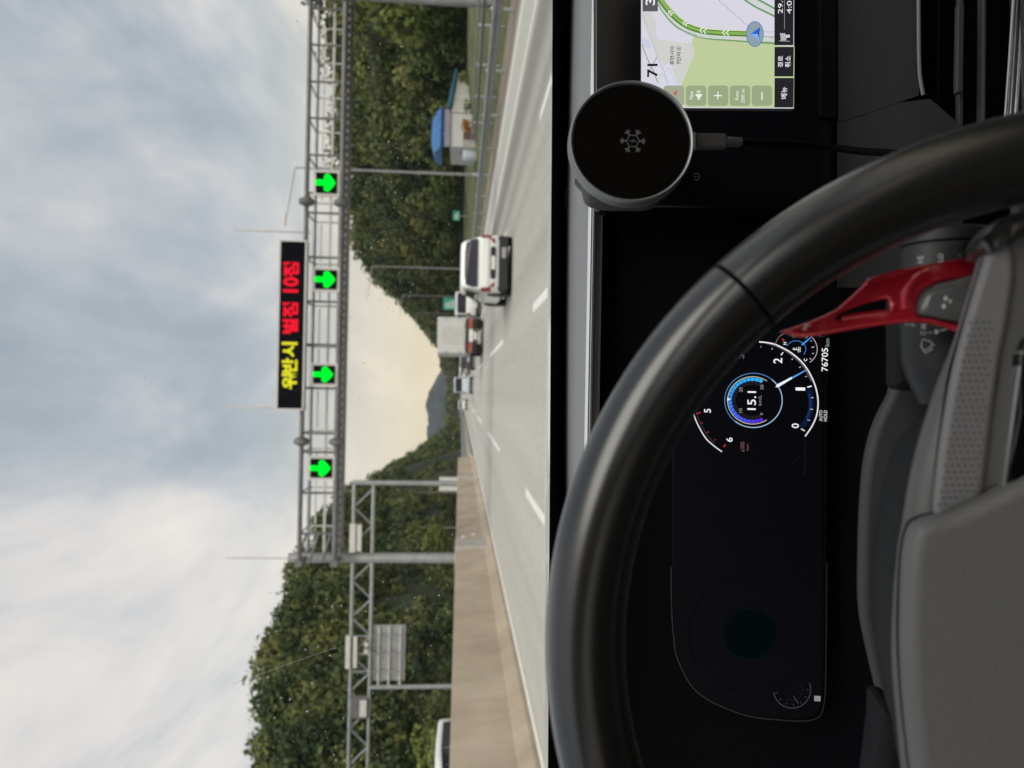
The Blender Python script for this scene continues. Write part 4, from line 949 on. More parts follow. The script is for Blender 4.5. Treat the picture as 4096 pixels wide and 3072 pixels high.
cc = [(522+26*math.cos(k*.4189), 616+26*math.sin(k*.4189)) for k in range(15)]; nrib('map_mark', cc+cc[:1], 5, 8, '#3a3a58', 2); ntxt(505, 540, 600, 632, 'A', '#3a3a58', 8, .01)
ntxt(122, 258, 805, 975, '71', '#15151a', 9, .02)
npoly('map_badge', [(64, -80), (64, 145), (257, 143), (257, -80)], 9, '#5b5b5e'); ntxt(102, 222, -40, 68, '3', '#f4f4f4', 10, .015)

# ---- instrument cluster
icl = empty('instrument_cluster', FC.at(0, -.1)); tag(icl, 'digital instrument cluster behind the steering wheel with a lit rev counter', 'instrument cluster')
outl = [FC.px(*p) for p in ((2690, 1250), (2690, 2300), (2705, 2600), (2760, 2760), (2960, 2862), (3180, 2885), (3270, 2870), (3300, 2800), (3308, 2300), (3312, 1600), (3330, 1250))]
slab('bezel', FC, [rpoly(outl, .02)], -.02, -.0012, M['lcd'], icl, bevel=.001)
def CS(x, y): return (2700+x*.3616, 1250+y*.3616)
ribbon_px('bezel_edge', FC, [(2684, 2265), (2686, 2420), (2694, 2540), (2712, 2640), (2790, 2770), (2960, 2855), (3120, 2880), (3255, 2878), (3296, 2815), (3304, 2600), (3307, 2250)], 5, .0006, mat('bezel_edge', (.022, .022, .022), .45, .3), icl, 5)
flat_px('screen', FC, [(2700, 1270), (2700, 2560), (2760, 2740), (3180, 2850), (3286, 2790), (3290, 1270)], 0, M['lcd'], icl)
def crib(name, pts, wd, lev, hexc, n=6, s=1, closed=False): return ribbon_px(name, FC, [CS(*p) for p in pts], wd*.3616, .0003*lev, EM(hexc, s), icl, n, closed)
def cpoly(name, pts, lev, hexc, s=1): return flat_px(name, FC, [CS(*p) for p in pts], .0003*lev, EM(hexc, s), icl)
def ctxt(x0, x1, y0, y1, s, hexc, lev=6, bold=0):
    a, b = CS(x0, y0), CS(x1, y1); return text_px('lettering', FC, s, a[0], b[0], a[1], b[1], .0003*lev, EM(hexc), icl, bold)
CC = (885, 975)
def arc(cx_, cy_, rx, ry, a0, a1, n=24): return [(cx_+rx*math.cos(R_(a0+(a1-a0)*k/n)), cy_+ry*math.sin(R_(a0+(a1-a0)*k/n))) for k in range(n+1)]
big = [(930, 325), (1030, 335), (1130, 362), (1290, 450), (1430, 580), (1530, 755), (1578, 930), (1575, 1100), (1525, 1240), (1440, 1370)]
crib('gauge_arc', big, 15, 3, '#e8e4ea'); crib('gauge_arc', [(p[0]-18, p[1]+8) for p in big[1:6]], 12, 2, '#59565c')
crib('gauge_glow', [(1480, 850), (1505, 960), (1500, 1080), (1460, 1190), (1400, 1270)], 60, 1, '#0c1a3a'); crib('gauge_glow', [(1485, 900), (1497, 980), (1492, 1080), (1452, 1180)], 22, 2, '#1b2f5e')
crib('gauge_arc', [(192, 1055), (215, 1150), (260, 1255), (340, 1390), (430, 1475), (520, 1540)], 13, 3, '#dcdce2')
crib('gauge_arc', [(232, 1030), (240, 1120), (290, 1240), (360, 1360), (440, 1450)], 8, 2, '#3a3a3e')
for a, b, c, wd in (((240, 1118), (284, 1108), '#d83038', 11), ((288, 1224), (308, 1220), '#c83038', 8), ((352, 1328), (372, 1318), '#c83038', 8), ((436, 1416), (450, 1404), '#a82c32', 8), ((536, 1486), (562, 1460), '#b83038', 14)):
    crib('tick', [a, b], wd, 4, c, 0)
for a, b, wd, c in (((1464, 826), (1512, 814), 14, '#f0f0f2'), ((1505, 942), (1532, 942), 8, '#c9c4c4'), ((1496, 1070), (1526, 1072), 8, '#c9c4c4'), ((1464, 1188), (1494, 1194), 8, '#b9b4b4'), ((1394, 1286), (1436, 1310), 12, '#f0e4e0'), ((1440, 712), (1462, 704), 8, '#b0acac'), ((1372, 610), (1392, 600), 10, '#b0acac'), ((1290, 522), (1304, 512), 12, '#a8a4a4'), ((1172, 472), (1196, 442), 12, '#e8e8ea'), ((1072, 410), (1078, 392), 10, '#a8a4a4'), ((950, 388), (952, 370), 9, '#8a8688')):
    crib('tick', [a, b], wd, 4, c, 0)
ctxt(322, 398, 1066, 1108, '5', '#f4f4f6', bold=.01); ctxt(566, 638, 1384, 1430, '6', '#f4f4f6', bold=.01); ctxt(1290, 1372, 1228, 1278, '0', '#f4f4f6', bold=.01); ctxt(1334, 1440, 830, 862, '1', '#f4f4f6', bold=.01); ctxt(1088, 1186, 505, 562, '2', '#f4f4f6', bold=.01)
ctxt(700, 766, 462, 510, '3', '#6a6a70')
ctxt(722, 770, 1432, 1540, 'x1000', '#7a5a5a'); ctxt(786, 824, 1456, 1530, '/rpm', '#7a5a5a')
ring = arc(868, 972, 318, 300, 0, 360, 48)[:-1]; crib('dial_ring', ring, 9, 3, '#4a7fb8', 2, closed=True)
crib('dial_ring', arc(868, 972, 318, 300, -50, 130, 24), 10, 4, '#9fc0e0', 2)
crib('dial_ring', arc(858, 972, 276, 262, 56, 305, 40), 7, 4, '#d8ccb0', 2)
nseg = 22
for k in range(nseg):                            # bar of lit segments, violet at 0 to cyan at 30
    a0_, a1_ = 62+(298-62)*k/nseg, 62+(298-62)*(k+.9)/nseg; tt = k/(nseg-1)
    cH = [(0x5a, 0x2a, 0xe0), (0x3c, 0x6c, 0xf0), (0x2e, 0xa0, 0xf0), (0x3a, 0xb4, 0xf4)]; q = tt*3; i = min(int(q), 2); f_ = q-i
    hx = '#%02x%02x%02x' % tuple(int(cH[i][j]*(1-f_)+cH[i+1][j]*f_) for j in range(3))
    o_, i_ = arc(856, 972, 266, 252, a0_, a1_, 3), arc(856, 972, 228, 216, a0_, a1_, 3); cpoly('gauge_segment', o_+i_[::-1], 4, hx)
    i2 = arc(856, 972, 224, 212, a0_, a1_, 3); i3 = arc(856, 972, 180, 170, a0_, a1_, 3); cpoly('gauge_segment', i2+i3[::-1], 3, '#1e1e22')
cpoly('marker', [(578, 940), (578, 982), (612, 961)], 6, '#f4f0ea')
ctxt(800, 898, 872, 1076, '15.1', '#f6f6f8', bold=.008); ctxt(920, 958, 916, 1028, 'km/L', '#8a8a90')
ctxt(708, 744, 1060, 1106, '10', '#9a9aa0'); ctxt(710, 748, 830, 880, '20', '#9a9aa0'); ctxt(944, 980, 800, 852, '30', '#9a9aa0'); ctxt(942, 972, 1112, 1134, '0', '#9a9aa0')
cpoly('needle', [(1112, 826), (1128, 800), (1446, 634), (1452, 642), (1142, 824)], 6, '#5aa0f0'); cpoly('needle', [(1112, 826), (1128, 796), (1290, 712), (1298, 730), (1144, 826)], 7, '#eaf4fc')
# temperature gauge
crib('gauge_arc', arc(1345, 405, 228, 192, -58, 50, 20), 8, 3, '#b8a8b0', 2); crib('gauge_arc', [(1112, 372), (1120, 320), (1160, 262), (1222, 228)], 7, 3, '#8a6a72')
crib('dial_ring', arc(1340, 405, 108, 92, -160, 40, 20), 7, 3, '#3f7fc8', 2)
cpoly('needle', [(1396, 352), (1408, 366), (1504, 282), (1498, 274)], 6, '#4a9af0')
crib('tick', [(1184, 292), (1210, 312)], 12, 4, '#d83038', 0); ctxt(1198, 1234, 328, 356, 'H', '#f0f0f2', bold=.02); ctxt(1424, 1462, 510, 538, 'C', '#f0f0f2', bold=.02)
for a, b in (((1510, 386), (1542, 380)), ((1518, 452), (1536, 452)), ((1490, 508), (1510, 518)), ((1450, 282), (1464, 268)), ((1500, 320), (1512, 312))): crib('tick', [a, b], 8, 4, '#c8c4c4', 0)
crib('coolant_icon', [(1305, 408), (1376, 412)], 9, 5, '#e8e8ea', 0)
for d_ in (0, 22, 44): crib('coolant_icon', [(1308+d_*.8, 410), (1308+d_*.8, 390)], 6, 5, '#e8e8ea', 0)
crib('coolant_icon', [(1358, 440), (1368, 425), (1360, 412), (1370, 396), (1360, 382)], 6, 5, '#e8e8ea', 3); crib('coolant_icon', [(1378, 440), (1388, 425), (1380, 412), (1388, 396), (1378, 382)], 6, 5, '#e8e8ea', 3)
ctxt(1620, 1694, 392, 650, '76705', '#f2f2f4', bold=.008); ctxt(1660, 1708, 290, 374, 'km', '#9a989c')
ctxt(1594, 1632, 1082, 1202, 'AUTO', '#d8d8dc', bold=.008); ctxt(1644, 1684, 1082, 1202, 'HOLD', '#d8d8dc', bold=.008)
crib('display_line', [(1440, 1420), (1442, 1500), (1440, 1600), (1438, 1800)], 5, 3, '#1c2630', 3); crib('display_line', [(1420, 1570), (1340, 1630), (1260, 1700)], 6, 3, '#101820', 3)
# the dim left-hand dial
def CD(x, y): return (2600+x*.7063, 1900+y*.7063)
def drib(pts, wd, lev, hexc, n=3, nm='dim_dial'): return ribbon_px(nm, FC, [CD(*p) for p in pts], wd, .0003*lev, EM(hexc), icl, n)
drib(arc(560, 900, 345, 330, 20, 120, 20), 5, 2, '#090d11', 2); drib(arc(560, 900, 345, 330, 150, 290, 20), 7, 2, '#080d10', 2); drib(arc(565, 900, 155, 145, 30, 330, 30), 7, 2, '#080f12', 2)
disc = [CD(*p) for p in arc(565, 900, 150, 140, 0, 360, 30)[:-1]]; flat_px('dim_dial', FC, disc, .0003, EM('#04090c'), icl)
drib(arc(805, 1215, 105, 105, -20, 170, 20), 4, 3, '#3c3a46', 2); drib(arc(805, 1215, 60, 60, -30, 120, 16), 3, 3, '#1c1c26', 2)
for a_ in range(0, 170, 28): drib([(805+80*math.cos(R_(a_)), 1215+80*math.sin(R_(a_))), (805+96*math.cos(R_(a_)), 1215+96*math.sin(R_(a_)))], 3, 3, '#34323c', 0)
drib([(812, 1250), (840, 1295)], 3, 4, '#44444c', 0)
flat_px('fuel_icon', FC, [CD(*p) for p in ((930, 1250), (966, 1252), (966, 1282), (930, 1280))], .0015, EM('#8a8a8e'), icl)
text_px('lettering', FC, '128 km', CD(940, 0)[0], CD(964, 0)[0], CD(0, 1105)[1], CD(0, 1225)[1], .0012, EM('#10141c'), icl) if False else None

# ---- wireless phone charger on its arm, with cable
ch = empty('phone_charger', P(2525, 565, .41)); tag(ch, 'round black phone charger pad with silver rim and snowflake mark', 'charger')
FH = Frame(P(2528, 562, .405), R_(4), e1=Vector((1, .05, 0)).normalized())
FH.e2 = (FH.e2 - FH.e1*FH.e2.dot(FH.e1)).normalized(); FH.e3 = FH.e1.cross(FH.e2)
rr = 253*.405/FPX
MB().lathe(FH.o, FH.e3, [(rr*.80, -.014), (rr*.97, -.0125), (rr*1.0, -.010), (rr*1.0, -.003), (rr*.985, -.0008), (rr*.965, 0), (rr*.94, -.0006), (rr*.935, -.002)], 96).build('rim', mat('brushed_rim', (.24, .245, .255), .5, .85), ch, smooth=True)
MB().lathe(FH.o, FH.e3, [(0, -.0016), (rr*.92, -.0016), (rr*.934, -.0022), (rr*.934, -.009), (0, -.009)], 96).build('face', mat('charger_glass', (.004, .0035, .0032), .07, spec=.55), ch, smooth=True)
sx0, sy0 = FH.px(2533, 560)
mk = MB()
def mk_bar(a, b, wd, h=.0002):
    a, b = Vector(a), Vector(b); d = (b-a).normalized(); n_ = Vector((-d.y, d.x))*wd/2
    mk.add([FH.at(*(a+n_), h-.0016), FH.at(*(b+n_), h-.0016), FH.at(*(b-n_), h-.0016), FH.at(*(a-n_), h-.0016)], [(0, 1, 2, 3)])
S = 51*.405/FPX
c0 = Vector((sx0, sy0))
for k in range(6):
    u = Vector((math.cos(R_(60*k+30)), math.sin(R_(60*k+30)))); v = Vector((-u.y, u.x))
    mk_bar(c0+u*S*.50, c0+u*S, S*.13)
    for s_ in (-1, 1):
        mk_bar(c0+u*S*.70, c0+u*S*.90+v*s_*S*.22, S*.11, .00023)
        a_, b_ = c0+u*S*.52+v*0, c0+Vector((math.cos(R_(60*k+30+60*s_)), math.sin(R_(60*k+30+60*s_))))*S*.52
        mk_bar(a_, b_, S*.07, .00026+.00003*s_)
mk_bar(c0+Vector((.10, .30))*S, c0+Vector((-.10, 0))*S, S*.07); mk_bar(c0+Vector((-.10, .02))*S, c0+Vector((.12, -.02))*S, S*.07, .00025); mk_bar(c0+Vector((.10, 0))*S, c0+Vector((-.10, -.30))*S, S*.07, .00022)
mk.build('snowflake_mark', M['dimprint'], ch)
# bracket behind it
lp = [FH.px(x, y, -.02) for x, y in ((2316, 700), (2306, 722), (2330, 752), (2345, 800), (2395, 822), (2500, 828), (2640, 800), (2640, 560), (2420, 520))]
slab('bracket', FH, [[p[:2] for p in spline([(*q, 0) for q in lp], 4)]], -.03, -.0145, M['dashdark'], ch, bevel=.003)
MB().tube([FH.at(0, 0, -.028), P(2520, 600, .45), P(2640, 640, .52), P(2700, 650, .555)], .012, 12).build('arm', M['blackmat'], ch, smooth=True)
o1 = P(2770, 567, .412); FHd = FH.e2*-1
mb = MB(); mb.bar(P(2764, 567, .413), P(2778, 567, .413), .0093, .0045, up=FH.e3); mb.build('port', M['trim'], ch)
mb = MB(); mb.bar(P(2779, 566, .413), P(2904, 567, .415), .0088, .0055, up=FH.e3); mb.build('plug', M['dashdark'], ch, bevel=.0014)
MB().tube([P(2900, 568, .415), P(2964, 569, .416)], [.0030, .0026], 10).build('strain_relief', M['dashdark'], ch, smooth=True)
cp = [P(*q) for q in ((2960, 569, .416), (3060, 572, .42), (3190, 578, .43), (3320, 590, .435), (3450, 605, .43), (3600, 615, .42), (3800, 640, .40), (4050, 640, .40), (4400, 600, .42))]
MB().tube(spline(cp, 6, False), .0022, 10).build('cable', M['blackmat'], ch, smooth=True)

# power mark below the charger
pw = [(2786+12*math.cos(R_(a_)), 706+14*math.sin(R_(a_))) for a_ in range(200, 520, 20)]
ribbon_px('power_mark', FN, pw, 2.5, .0006, M['dimprint'], nav, 2); ribbon_px('power_mark', FN, [(2774, 706), (2788, 706)], 2.5, .0008, M['dimprint'], nav, 0)

# ---- lower dashboard right of the wheel
def quadstrip(name, rows, m, smooth=True, thick=None):
    mb = MB(); mb.loft([[Vector(p) for p in r_] for r_ in rows], caps=False, closed=False)
    if thick: mb.loft([[Vector(p)+Vector((0, thick, -thick*.5)) for p in r_] for r_ in rows], caps=False, closed=False)
    return mb.build(name, m, db, smooth=smooth)
ys = [-1300, -600, 0, 150, 300, 420]
def seam(y): return 0
def DL(x_): return float(np.interp(x_, [3340, 3360, 3389, 3450, 3560, 3640, 3720, 3900], [.516, .506, .494, .480, .464, .454, .448, .436]))
rows = []
for x_, D in ((3352, .512), (3362, .500), (3372, .494), (3450, .480), (3560, .462), (3640, .452), (3668, .449), (3676, .455)):
    lim = 487-max(0, x_-3372)*.34
    rows.append([P(x_, y_, DL(x_)) for y_ in (-1300, -600, 0, 120, 240, 300, lim-2)])
quadstrip('leather_panel', rows, M['lleather'])
mb = MB(); mb.tube(spline([P(x_, y_, .450) for x_, y_ in ((3674, -1300), (3674, -400), (3675, 100), (3678, 270), (3684, 330), (3693, 380))], 5, False), .0012, 8); mb.build('vent_trim', M['greypad'], db, smooth=True)
rows = []
for x_, D in ((3348, .513), (3372, .506), (3389, .500), (3398, .494), (3480, .478), (3600, .462), (3720, .452), (3850, .44)):
    a_ = 487-max(0, x_-3372)*.34
    if x_ > 3700: a_ = 378+(x_-3700)*.85
    rows.append([P(x_, y_, DL(x_)) for y_ in (a_, a_+40, 620, 760, 900, 1150)])
quadstrip('knee_panel', rows, M['lleather'])
rows = []
for x_, D in ((3680, .47), (3720, .50), (4000, .49), (4035, .45)):
    rows.append([P(x_, y_, D) for y_ in (-1300, 0, 300, 700, 1000)])
quadstrip('vent_recess', rows, M['blackmat'])
for x_, x2, D, m in ((3937, 3925, .452, 'dashdark'), (3752, 3748, .462, 'blackmat')):
    mb = MB(); mb.bar(P(x_, -1300, D), P(x2-3, 700, D), .0022, .006, up=FWD); mb.build('vent_slat', M[m], db, bevel=.0006)
mb = MB(); mb.bar(P(3838, 24, .448), P(3832, 375, .446), .0042, .004, up=FWD); mb.build('vent_tab', M['dashdark'], db, bevel=.0008)
mb = MB(); mb.bar(P(3845, -1300, .455), P(3835, 800, .455), .003, .004, up=FWD); mb.build('vent_slat', M['dashdark'], db, bevel=.0006)
for xa_, xb_, r in ((4055, 4022, .0011), (4068, 4036, .0006), (4093, 4062, .0013)):
    MB().tube([P(xa_+30, -1300, .445), P(xa_, 0, .443), P((xa_+xb_)/2, 250, .442), P(xb_, 480, .440), P(xb_-12, 700, .44)], r, 8).build('vent_chrome', M['chrome'], db, smooth=True)
rows = [[P(x_, y_, D) for y_ in (-1300, 0, 500, 900)] for x_, D in ((4036, .452), (4075, .446), (4120, .42), (4500, .40))]
quadstrip('console_panel', rows, M['dashdark'])

# ---- steering wheel
TW = R_(18); WC = CAM + Vector((-.0905, .2093, -.212)); FW = Frame(WC, TW)
swl = empty('steering_wheel', WC); tag(swl, 'black leather steering wheel with grey hub cover and right spoke', 'steering wheel')
RO = .187; ra, rb = .0148, .0155; RC = RO-ra
def rim_part(a0_, a1_, m, grow=1.0, n=90, name='rim'):
    rings = []
    for k in range(n+1):
        a = R_(a0_+(a1_-a0_)*k/n); ring_ = []
        for j in range(24):
            t_ = 2*math.pi*j/24; ring_.append(FW.at((RC+ra*grow*math.cos(t_))*math.cos(a), (RC+ra*grow*math.cos(t_))*math.sin(a), rb*grow*math.sin(t_)))
        rings.append(ring_)
    mb = MB(); mb.loft(rings); return mb.build(name, m, swl, smooth=True)
q = FW.px(2990, 1200); sa = math.degrees(math.atan2(q[1], q[0]))
rim_part(sa+.28, 180-sa-.28, M['leather']); rim_part(sa-.28, sa+.28, M['blackmat'], .97, 3, 'rim_seam'); rim_part(180-sa-.28, 180-sa+.28, M['blackmat'], .97, 3, 'rim_seam')
rim_part(180-sa+.28, 360+sa-.28, M['leather'], 1.0, 160)
def Wp(pts, h): return [FW.px(x, y, h) for x, y in pts]
def smooth2(lp, n=5): return [p[:2] for p in spline([(*q_, 0) for q_ in lp], n)]
# hub cover: symmetric outline; its right half is seen, the left runs out of the picture
hubp = [(3700, 2085), (3655, 2125), (3632, 2220), (3622, 2400), (3620, 2600), (3630, 2800), (3650, 3000), (3680, 3200), (3760, 3300), (4300, 3330), (4900, 3200), (5050, 2600), (4900, 2000), (4300, 1850), (4080, 1925), (3960, 1985), (3820, 2050)]
def grow(lp, k):
    c_ = (sum(p[0] for p in lp)/len(lp), sum(p[1] for p in lp)/len(lp)); out = []
    for p in lp:
        d_ = Vector((p[0]-c_[0], p[1]-c_[1])); d_ *= 1+k/d_.length; out.append((c_[0]+d_.x, c_[1]+d_.y))
    return out
hlp = smooth2(Wp(hubp, .004))
slab('hub_cover', FW, [hlp], -.012, .005, M['hub'], swl, bevel=.0045, res=5)
slab('hub_groove', FW, [grow(hlp, .0004)], -.0045, -.0033, M['blackmat'], swl)
# carrier behind: bevelled band round the hub running into the right spoke
carp = [(3592, 2250), (3575, 2450), (3572, 2650), (3592, 2900), (3625, 3200), (3700, 3400), (4300, 3500), (5000, 3300), (5100, 2600), (5000, 1900), (4700, 1500), (4420, 1150), (4240, 905), (4100, 860), (3990, 905), (3934, 955), (3902, 1090), (3839, 1312), (3738, 1578), (3650, 1880)]
slab('spoke', FW, [smooth2(Wp(carp, -.010))], -.018, -.004, M['spoke'], swl, bevel=.0075, res=5)
# the same spoke mirrored on the driver's left, and the lower spoke
lsp = [(-a_, b_) for a_, b_ in smooth2(Wp([(3650, 1880), (3738, 1578), (3839, 1312), (3902, 1090), (3934, 955), (3990, 905), (4100, 860), (4240, 905), (4420, 1150), (4700, 1500), (4700, 2100), (3900, 2200)], -.010))]
slab('spoke', FW, [lsp], -.0195, -.0055, M['spoke'], swl, bevel=.006, res=4)
slab('lower_spoke', FW, [[(-.028, -.05), (.028, -.05), (.022, -.165), (-.022, -.165)]], -.020, -.007, M['spoke'], swl, bevel=.005, res=3)
padp = [(3738, 2066), (3749, 1876), (3778, 1669), (3812, 1480), (3870, 1260), (3925, 1080), (3965, 960), (4020, 930), (4060, 1050), (4040, 1250), (4010, 1400), (3985, 1560), (3962, 1740), (3945, 1880), (3925, 1985), (3830, 2035)]
plp = rpoly(smooth2(Wp(padp, -.002), 4), .001)
slab('perforated_pad', FW, [plp], -.010, -.0012, M['pad'], swl, bevel=.0022, res=3)
slab('pad_groove', FW, [grow(plp, .0007)], -.0044, -.0035, M['blackmat'], swl)
# punched holes of the pad, sunk dots
hl_ = MB(); cnt = 0
for i in range(30):
    for j in range(8):
        xx = 3752+j*26+(13 if i % 2 else 0)+(2060-(1300+i*26))*.17; yy_ = 1290+i*26
        if xx > 3955+(1500-yy_)*.09 or yy_ > 2040-(xx-3740)*.35: continue
        a_, b_ = FW.px(xx, yy_, -.0010); hl_.lathe(FW.at(a_, b_, -.0011), FW.e3, [(0, 0), (.00045, 0), (.0004, .0001), (0, .0001)], 6)
hl_.build('perforation', M['dashdark'], swl)
bsp = [(4082, 1400), (4050, 1640), (4010, 1945), (4028, 1950), (4070, 1650), (4104, 1400)]
slab('spoke_trim', FW, [Wp(bsp, .001)], -.01, .001, M['greypad'], swl, bevel=.001)
slab('button_panel', FW, [smooth2(Wp([(4110, 1350), (4075, 1650), (4035, 1930), (4200, 1860), (4500, 1800), (4500, 1350)], .001), 3)], -.012, .001, M['gloss'], swl, bevel=.001)
slab('spoke_joint', FW, [smooth2(Wp([(3935, 960), (3985, 890), (4060, 850), (4230, 820), (4260, 900), (4100, 930), (4000, 980), (3960, 1020)], .0), 4)], -.02, .004, M['leather'], swl, bevel=.006, res=4)

# paddle shifter with its red extension
HP = -.032
pd_ = [(x*.633+2700, y*.633+850) for x, y in ((1536, 600), (1545, 545), (1572, 495), (1640, 452), (1760, 420), (1960, 380), (2050, 500), (1960, 700), (1800, 690), (1640, 660), (1552, 640))]
pad_o = slab('paddle_shifter', FW, [smooth2(Wp(pd_, HP+.006), 4)], HP-.004, HP+.006, M['greypad'], swl, bevel=.0035, res=4)
z7 = lambda L_: [(x*.633+2700, y*.633+850) for x, y in L_]
outr = z7([(668, 748), (740, 728), (850, 690), (940, 652), (1020, 612), (1110, 535), (1180, 468), (1215, 432), (1260, 414), (1450, 352), (1700, 308), (1960, 262), (1990, 390), (1880, 402), (1760, 420), (1660, 442), (1580, 478), (1536, 530), (1522, 590), (1530, 640), (1560, 662), (1640, 678), (1760, 700), (1850, 720), (1830, 765), (1740, 728), (1620, 695), (1500, 690), (1340, 706), (1150, 735), (1000, 762), (880, 782), (780, 786)])
hole = z7([(1022, 655), (1060, 628), (1150, 592), (1250, 562), (1330, 543), (1358, 548), (1370, 580), (1362, 625), (1335, 640), (1200, 655), (1050, 682), (1024, 672)])
HR = HP+.004
slab('paddle_extension', FW, [Wp(outr, HR), Wp(hole, HR)], HR-.006, HR, M['red'], pad_o, bevel=.0012, res=3)
# raised shoulder ridges of the red extension
def rib3(pts, r, m, h): 
    return MB().tube(spline([FW.at(*FW.px(x, y, h), h) for x, y in z7(pts)], 5, False), r, 8).build('raised_edge', m, pad_o, smooth=True)
rib3([(1462, 612), (1460, 540), (1482, 470), (1530, 412), (1610, 372)], .0016, M['red'], HR+.0004)
rib3([(1215, 440), (1300, 410), (1450, 366)], .0010, M['red'], HR+.0002)
rib3([(1340, 636), (1368, 628), (1374, 590), (1368, 560)], .0008, M['red'], HR+.0003)
rib3([(1050, 670), (1180, 650), (1330, 634)], .0013, M['red'], HR-.0015)
fpl = lambda pts, nm, m, h: slab(nm, FW, [Wp(z7(pts), h)], h-.0006, h, m, pad_o, smooth=False)
for (x_, y_) in ((1712, 542), (1700, 592), (1740, 560)):
    c_ = [(x_+ (11 if y_ != 560 else 9)*math.cos(k*.785), y_+(16 if y_ != 560 else 9)*math.sin(k*.785)) for k in range(8)]
    fpl(c_, 'plus_mark', M['print'], HP+.0068)
fpl([(805, 740), (830, 742), (832, 716), (855, 718), (855, 708), (820, 706), (818, 730), (806, 730)], 'white_mark', M['print'], HR+.0004)

# ---- column shroud and stalk
col_o = empty('steering_column', FW.at(0, -.02, -.12)); tag(col_o, 'dark steering column shroud with grained top behind the wheel hub', 'steering column')
HS = -.075
shp = [(3711, 1630), (3614, 1712), (3561, 1799), (3528, 1895), (3499, 2030), (3482, 2175), (3477, 2300), (3479, 2465), (3500, 2620), (3539, 2832), (3600, 3050), (3900, 3300), (4600, 3300), (4900, 2500), (4600, 1650), (4000, 1560)]
slab('shroud', FW, [smooth2(Wp(shp, HS-.01), 4)], HS-.025, HS+.025, M['shroud'], col_o, bevel=.022, res=8)
lip = [(3800, 1380), (3590, 1500), (3552, 1580), (3513, 1654), (3480, 1741), (3455, 1861), (3441, 2030), (3435, 2218), (3437, 2430), (3469, 2606), (3525, 2832), (3590, 3000), (3640, 3300), (4700, 3300), (4700, 1400)]
slab('lower_cover', FW, [smooth2(Wp(lip, HS-.048), 4)], HS-.055, HS-.045, M['dashdark'], col_o, bevel=.004, res=4)
slab('stalk_block', FW, [rpoly(Wp([(3560, 1150), (3562, 1540), (3580, 1556), (3660, 1566), (4000, 1566), (4000, 1150)], HS-.018), .004)], HS-.03, HS-.012, M['lleather'], col_o, bevel=.005)
slab('side_block', FW, [smooth2(Wp([(3530, 2835), (3520, 2950), (3505, 3072), (3500, 3300), (3700, 3300), (3690, 3050), (3610, 2870)], HS), 3)], HS-.03, HS, M['lleather'], col_o, bevel=.006)
st = empty('wiper_stalk', FW.at(.03, -.02, HS)); tag(st, 'black wiper stalk with white printed symbols behind the red paddle', 'stalk')
HT = -.058
sta = FW.px(3800, 1560, HT-.014); stb = FW.px(3790, 985, HT-.014); stc = FW.px(3800, 925, HT-.014)
def ell(p, ru, rh):
    return [FW.at(p[0], p[1]+ru*math.cos(2*math.pi*k/28), HT-.014+rh*math.sin(2*math.pi*k/28)) for k in range(28)]
def lerp2(a, b, t_): return (a[0]+(b[0]-a[0])*t_, a[1]+(b[1]-a[1])*t_)
mb = MB(); mb.loft([ell(lerp2(sta, stb, t_), ru, rh) for t_, ru, rh in ((-.1, .012, .010), (.08, .0165, .0135), (.2, .0185, .014), (.5, .019, .014), (.97, .018, .014), (1.0, .0172, .0132))]); mb.build('stalk_body', M['black'], st, smooth=True)
mb = MB(); mb.loft([ell(lerp2(stb, stc, t_), ru, rh) for t_, ru, rh in ((.04, .0172, .0132), (.12, .0182, .014), (.8, .0175, .0135), (1.1, .014, .011), (1.2, .009, .007))]); mb.build('stalk_knob', M['black'], st, smooth=True)
FS = Frame(FW.at(0, 0, HT+.0012), TW)
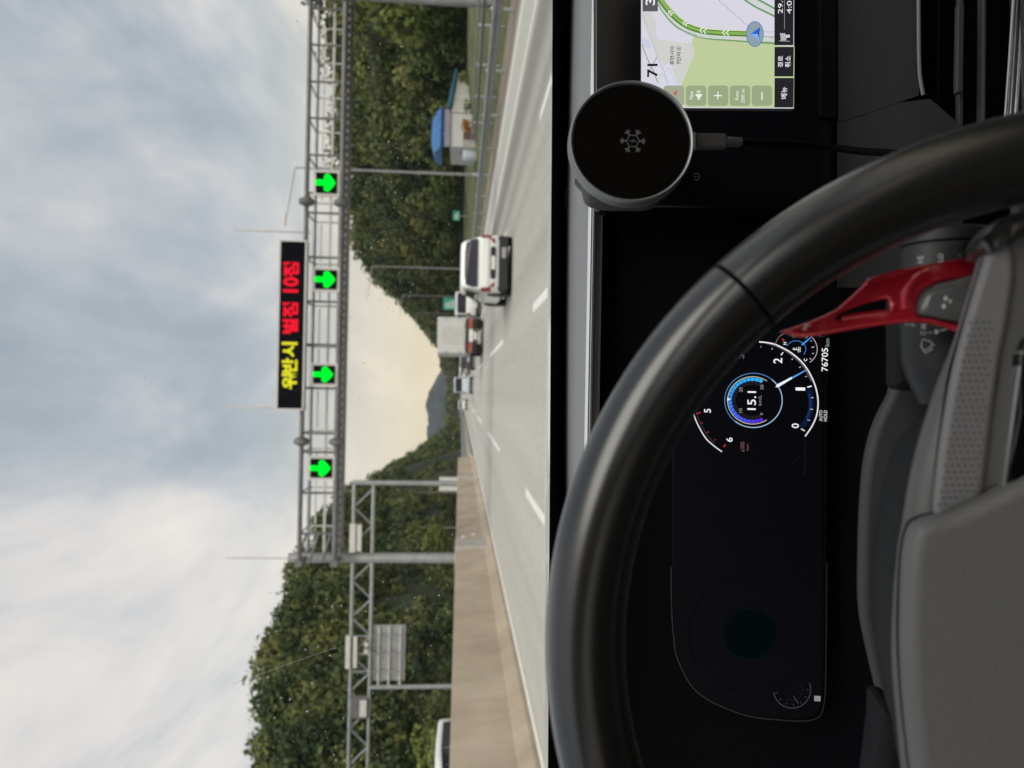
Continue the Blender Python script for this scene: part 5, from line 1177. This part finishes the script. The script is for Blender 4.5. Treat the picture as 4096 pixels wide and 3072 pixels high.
def spx(s, x0, x1, y0, y1, bold=0): text_px('printed_symbol', FS, s, x0, x1, y0, y1, .0002, M['print'], st, bold)
z8 = lambda x, y: (3300+x*.3616, 850+y*.3616)
def sp8(s, x0, x1, y0, y1): a_, b_ = z8(x0, y0), z8(x1, y1); spx(s, a_[0], b_[0], a_[1], b_[1], .01)
sp8('HI', 1020, 1090, 486, 560); sp8('LO', 1248, 1308, 456, 545); sp8('MIST', 1058, 1122, 1130, 1286); sp8('F', 955, 995, 1212, 1256); sp8('OFF', 1480, 1520, 420, 490)
def srib(pts, wd, n=0): ribbon_px('printed_symbol', FS, [z8(*p) for p in pts], wd*.3616, .0003, M['print'], st, n)
srib([(1060, 1475), (1082, 1400), (1180, 1432), (1190, 1448), (1165, 1490), (1192, 1508), (1108, 1556), (1060, 1475)], 11); srib([(1090, 1530), (1168, 1488)], 9); srib([(1190, 1470), (1216, 1465)], 9)
dot = [z8(1232+26*math.cos(k*.5236), 1318+28*math.sin(k*.5236)) for k in range(12)]; flat_px('printed_symbol', FS, dot, .0003, M['print'], st)
srib([(1272, 1306), (1390, 1284)], 16); srib([(1152, 1328), (1182, 1328)], 14); srib([(1050, 1334), (1100, 1310), (1100, 1358), (1050, 1334)], 9); srib([(1100, 1334), (1132, 1330)], 9)
sp8('C', 885, 940, 1212, 1250)

# ---- thin summer haze over the whole place
hz = MB().box((-1510, -160, -2), (1510, 2410, 120)).build('haze', M['black']); tag(hz, kind='stuff', label='thin pale summer haze hanging over the whole valley', cat='haze')
hm = bpy.data.materials.new('haze_air'); hm.use_nodes = True; t = hm.node_tree; t.nodes.clear()
pv = t.nodes.new('ShaderNodeVolumePrincipled'); pv.inputs['Color'].default_value = (.86, .90, .95, 1); pv.inputs['Density'].default_value = .0001; pv.inputs['Anisotropy'].default_value = .2
ou = t.nodes.new('ShaderNodeOutputMaterial'); t.links.new(pv.outputs[0], ou.inputs['Volume'])
hz.data.materials.clear(); hz.data.materials.append(hm)
scn.cycles.volume_bounces = 1
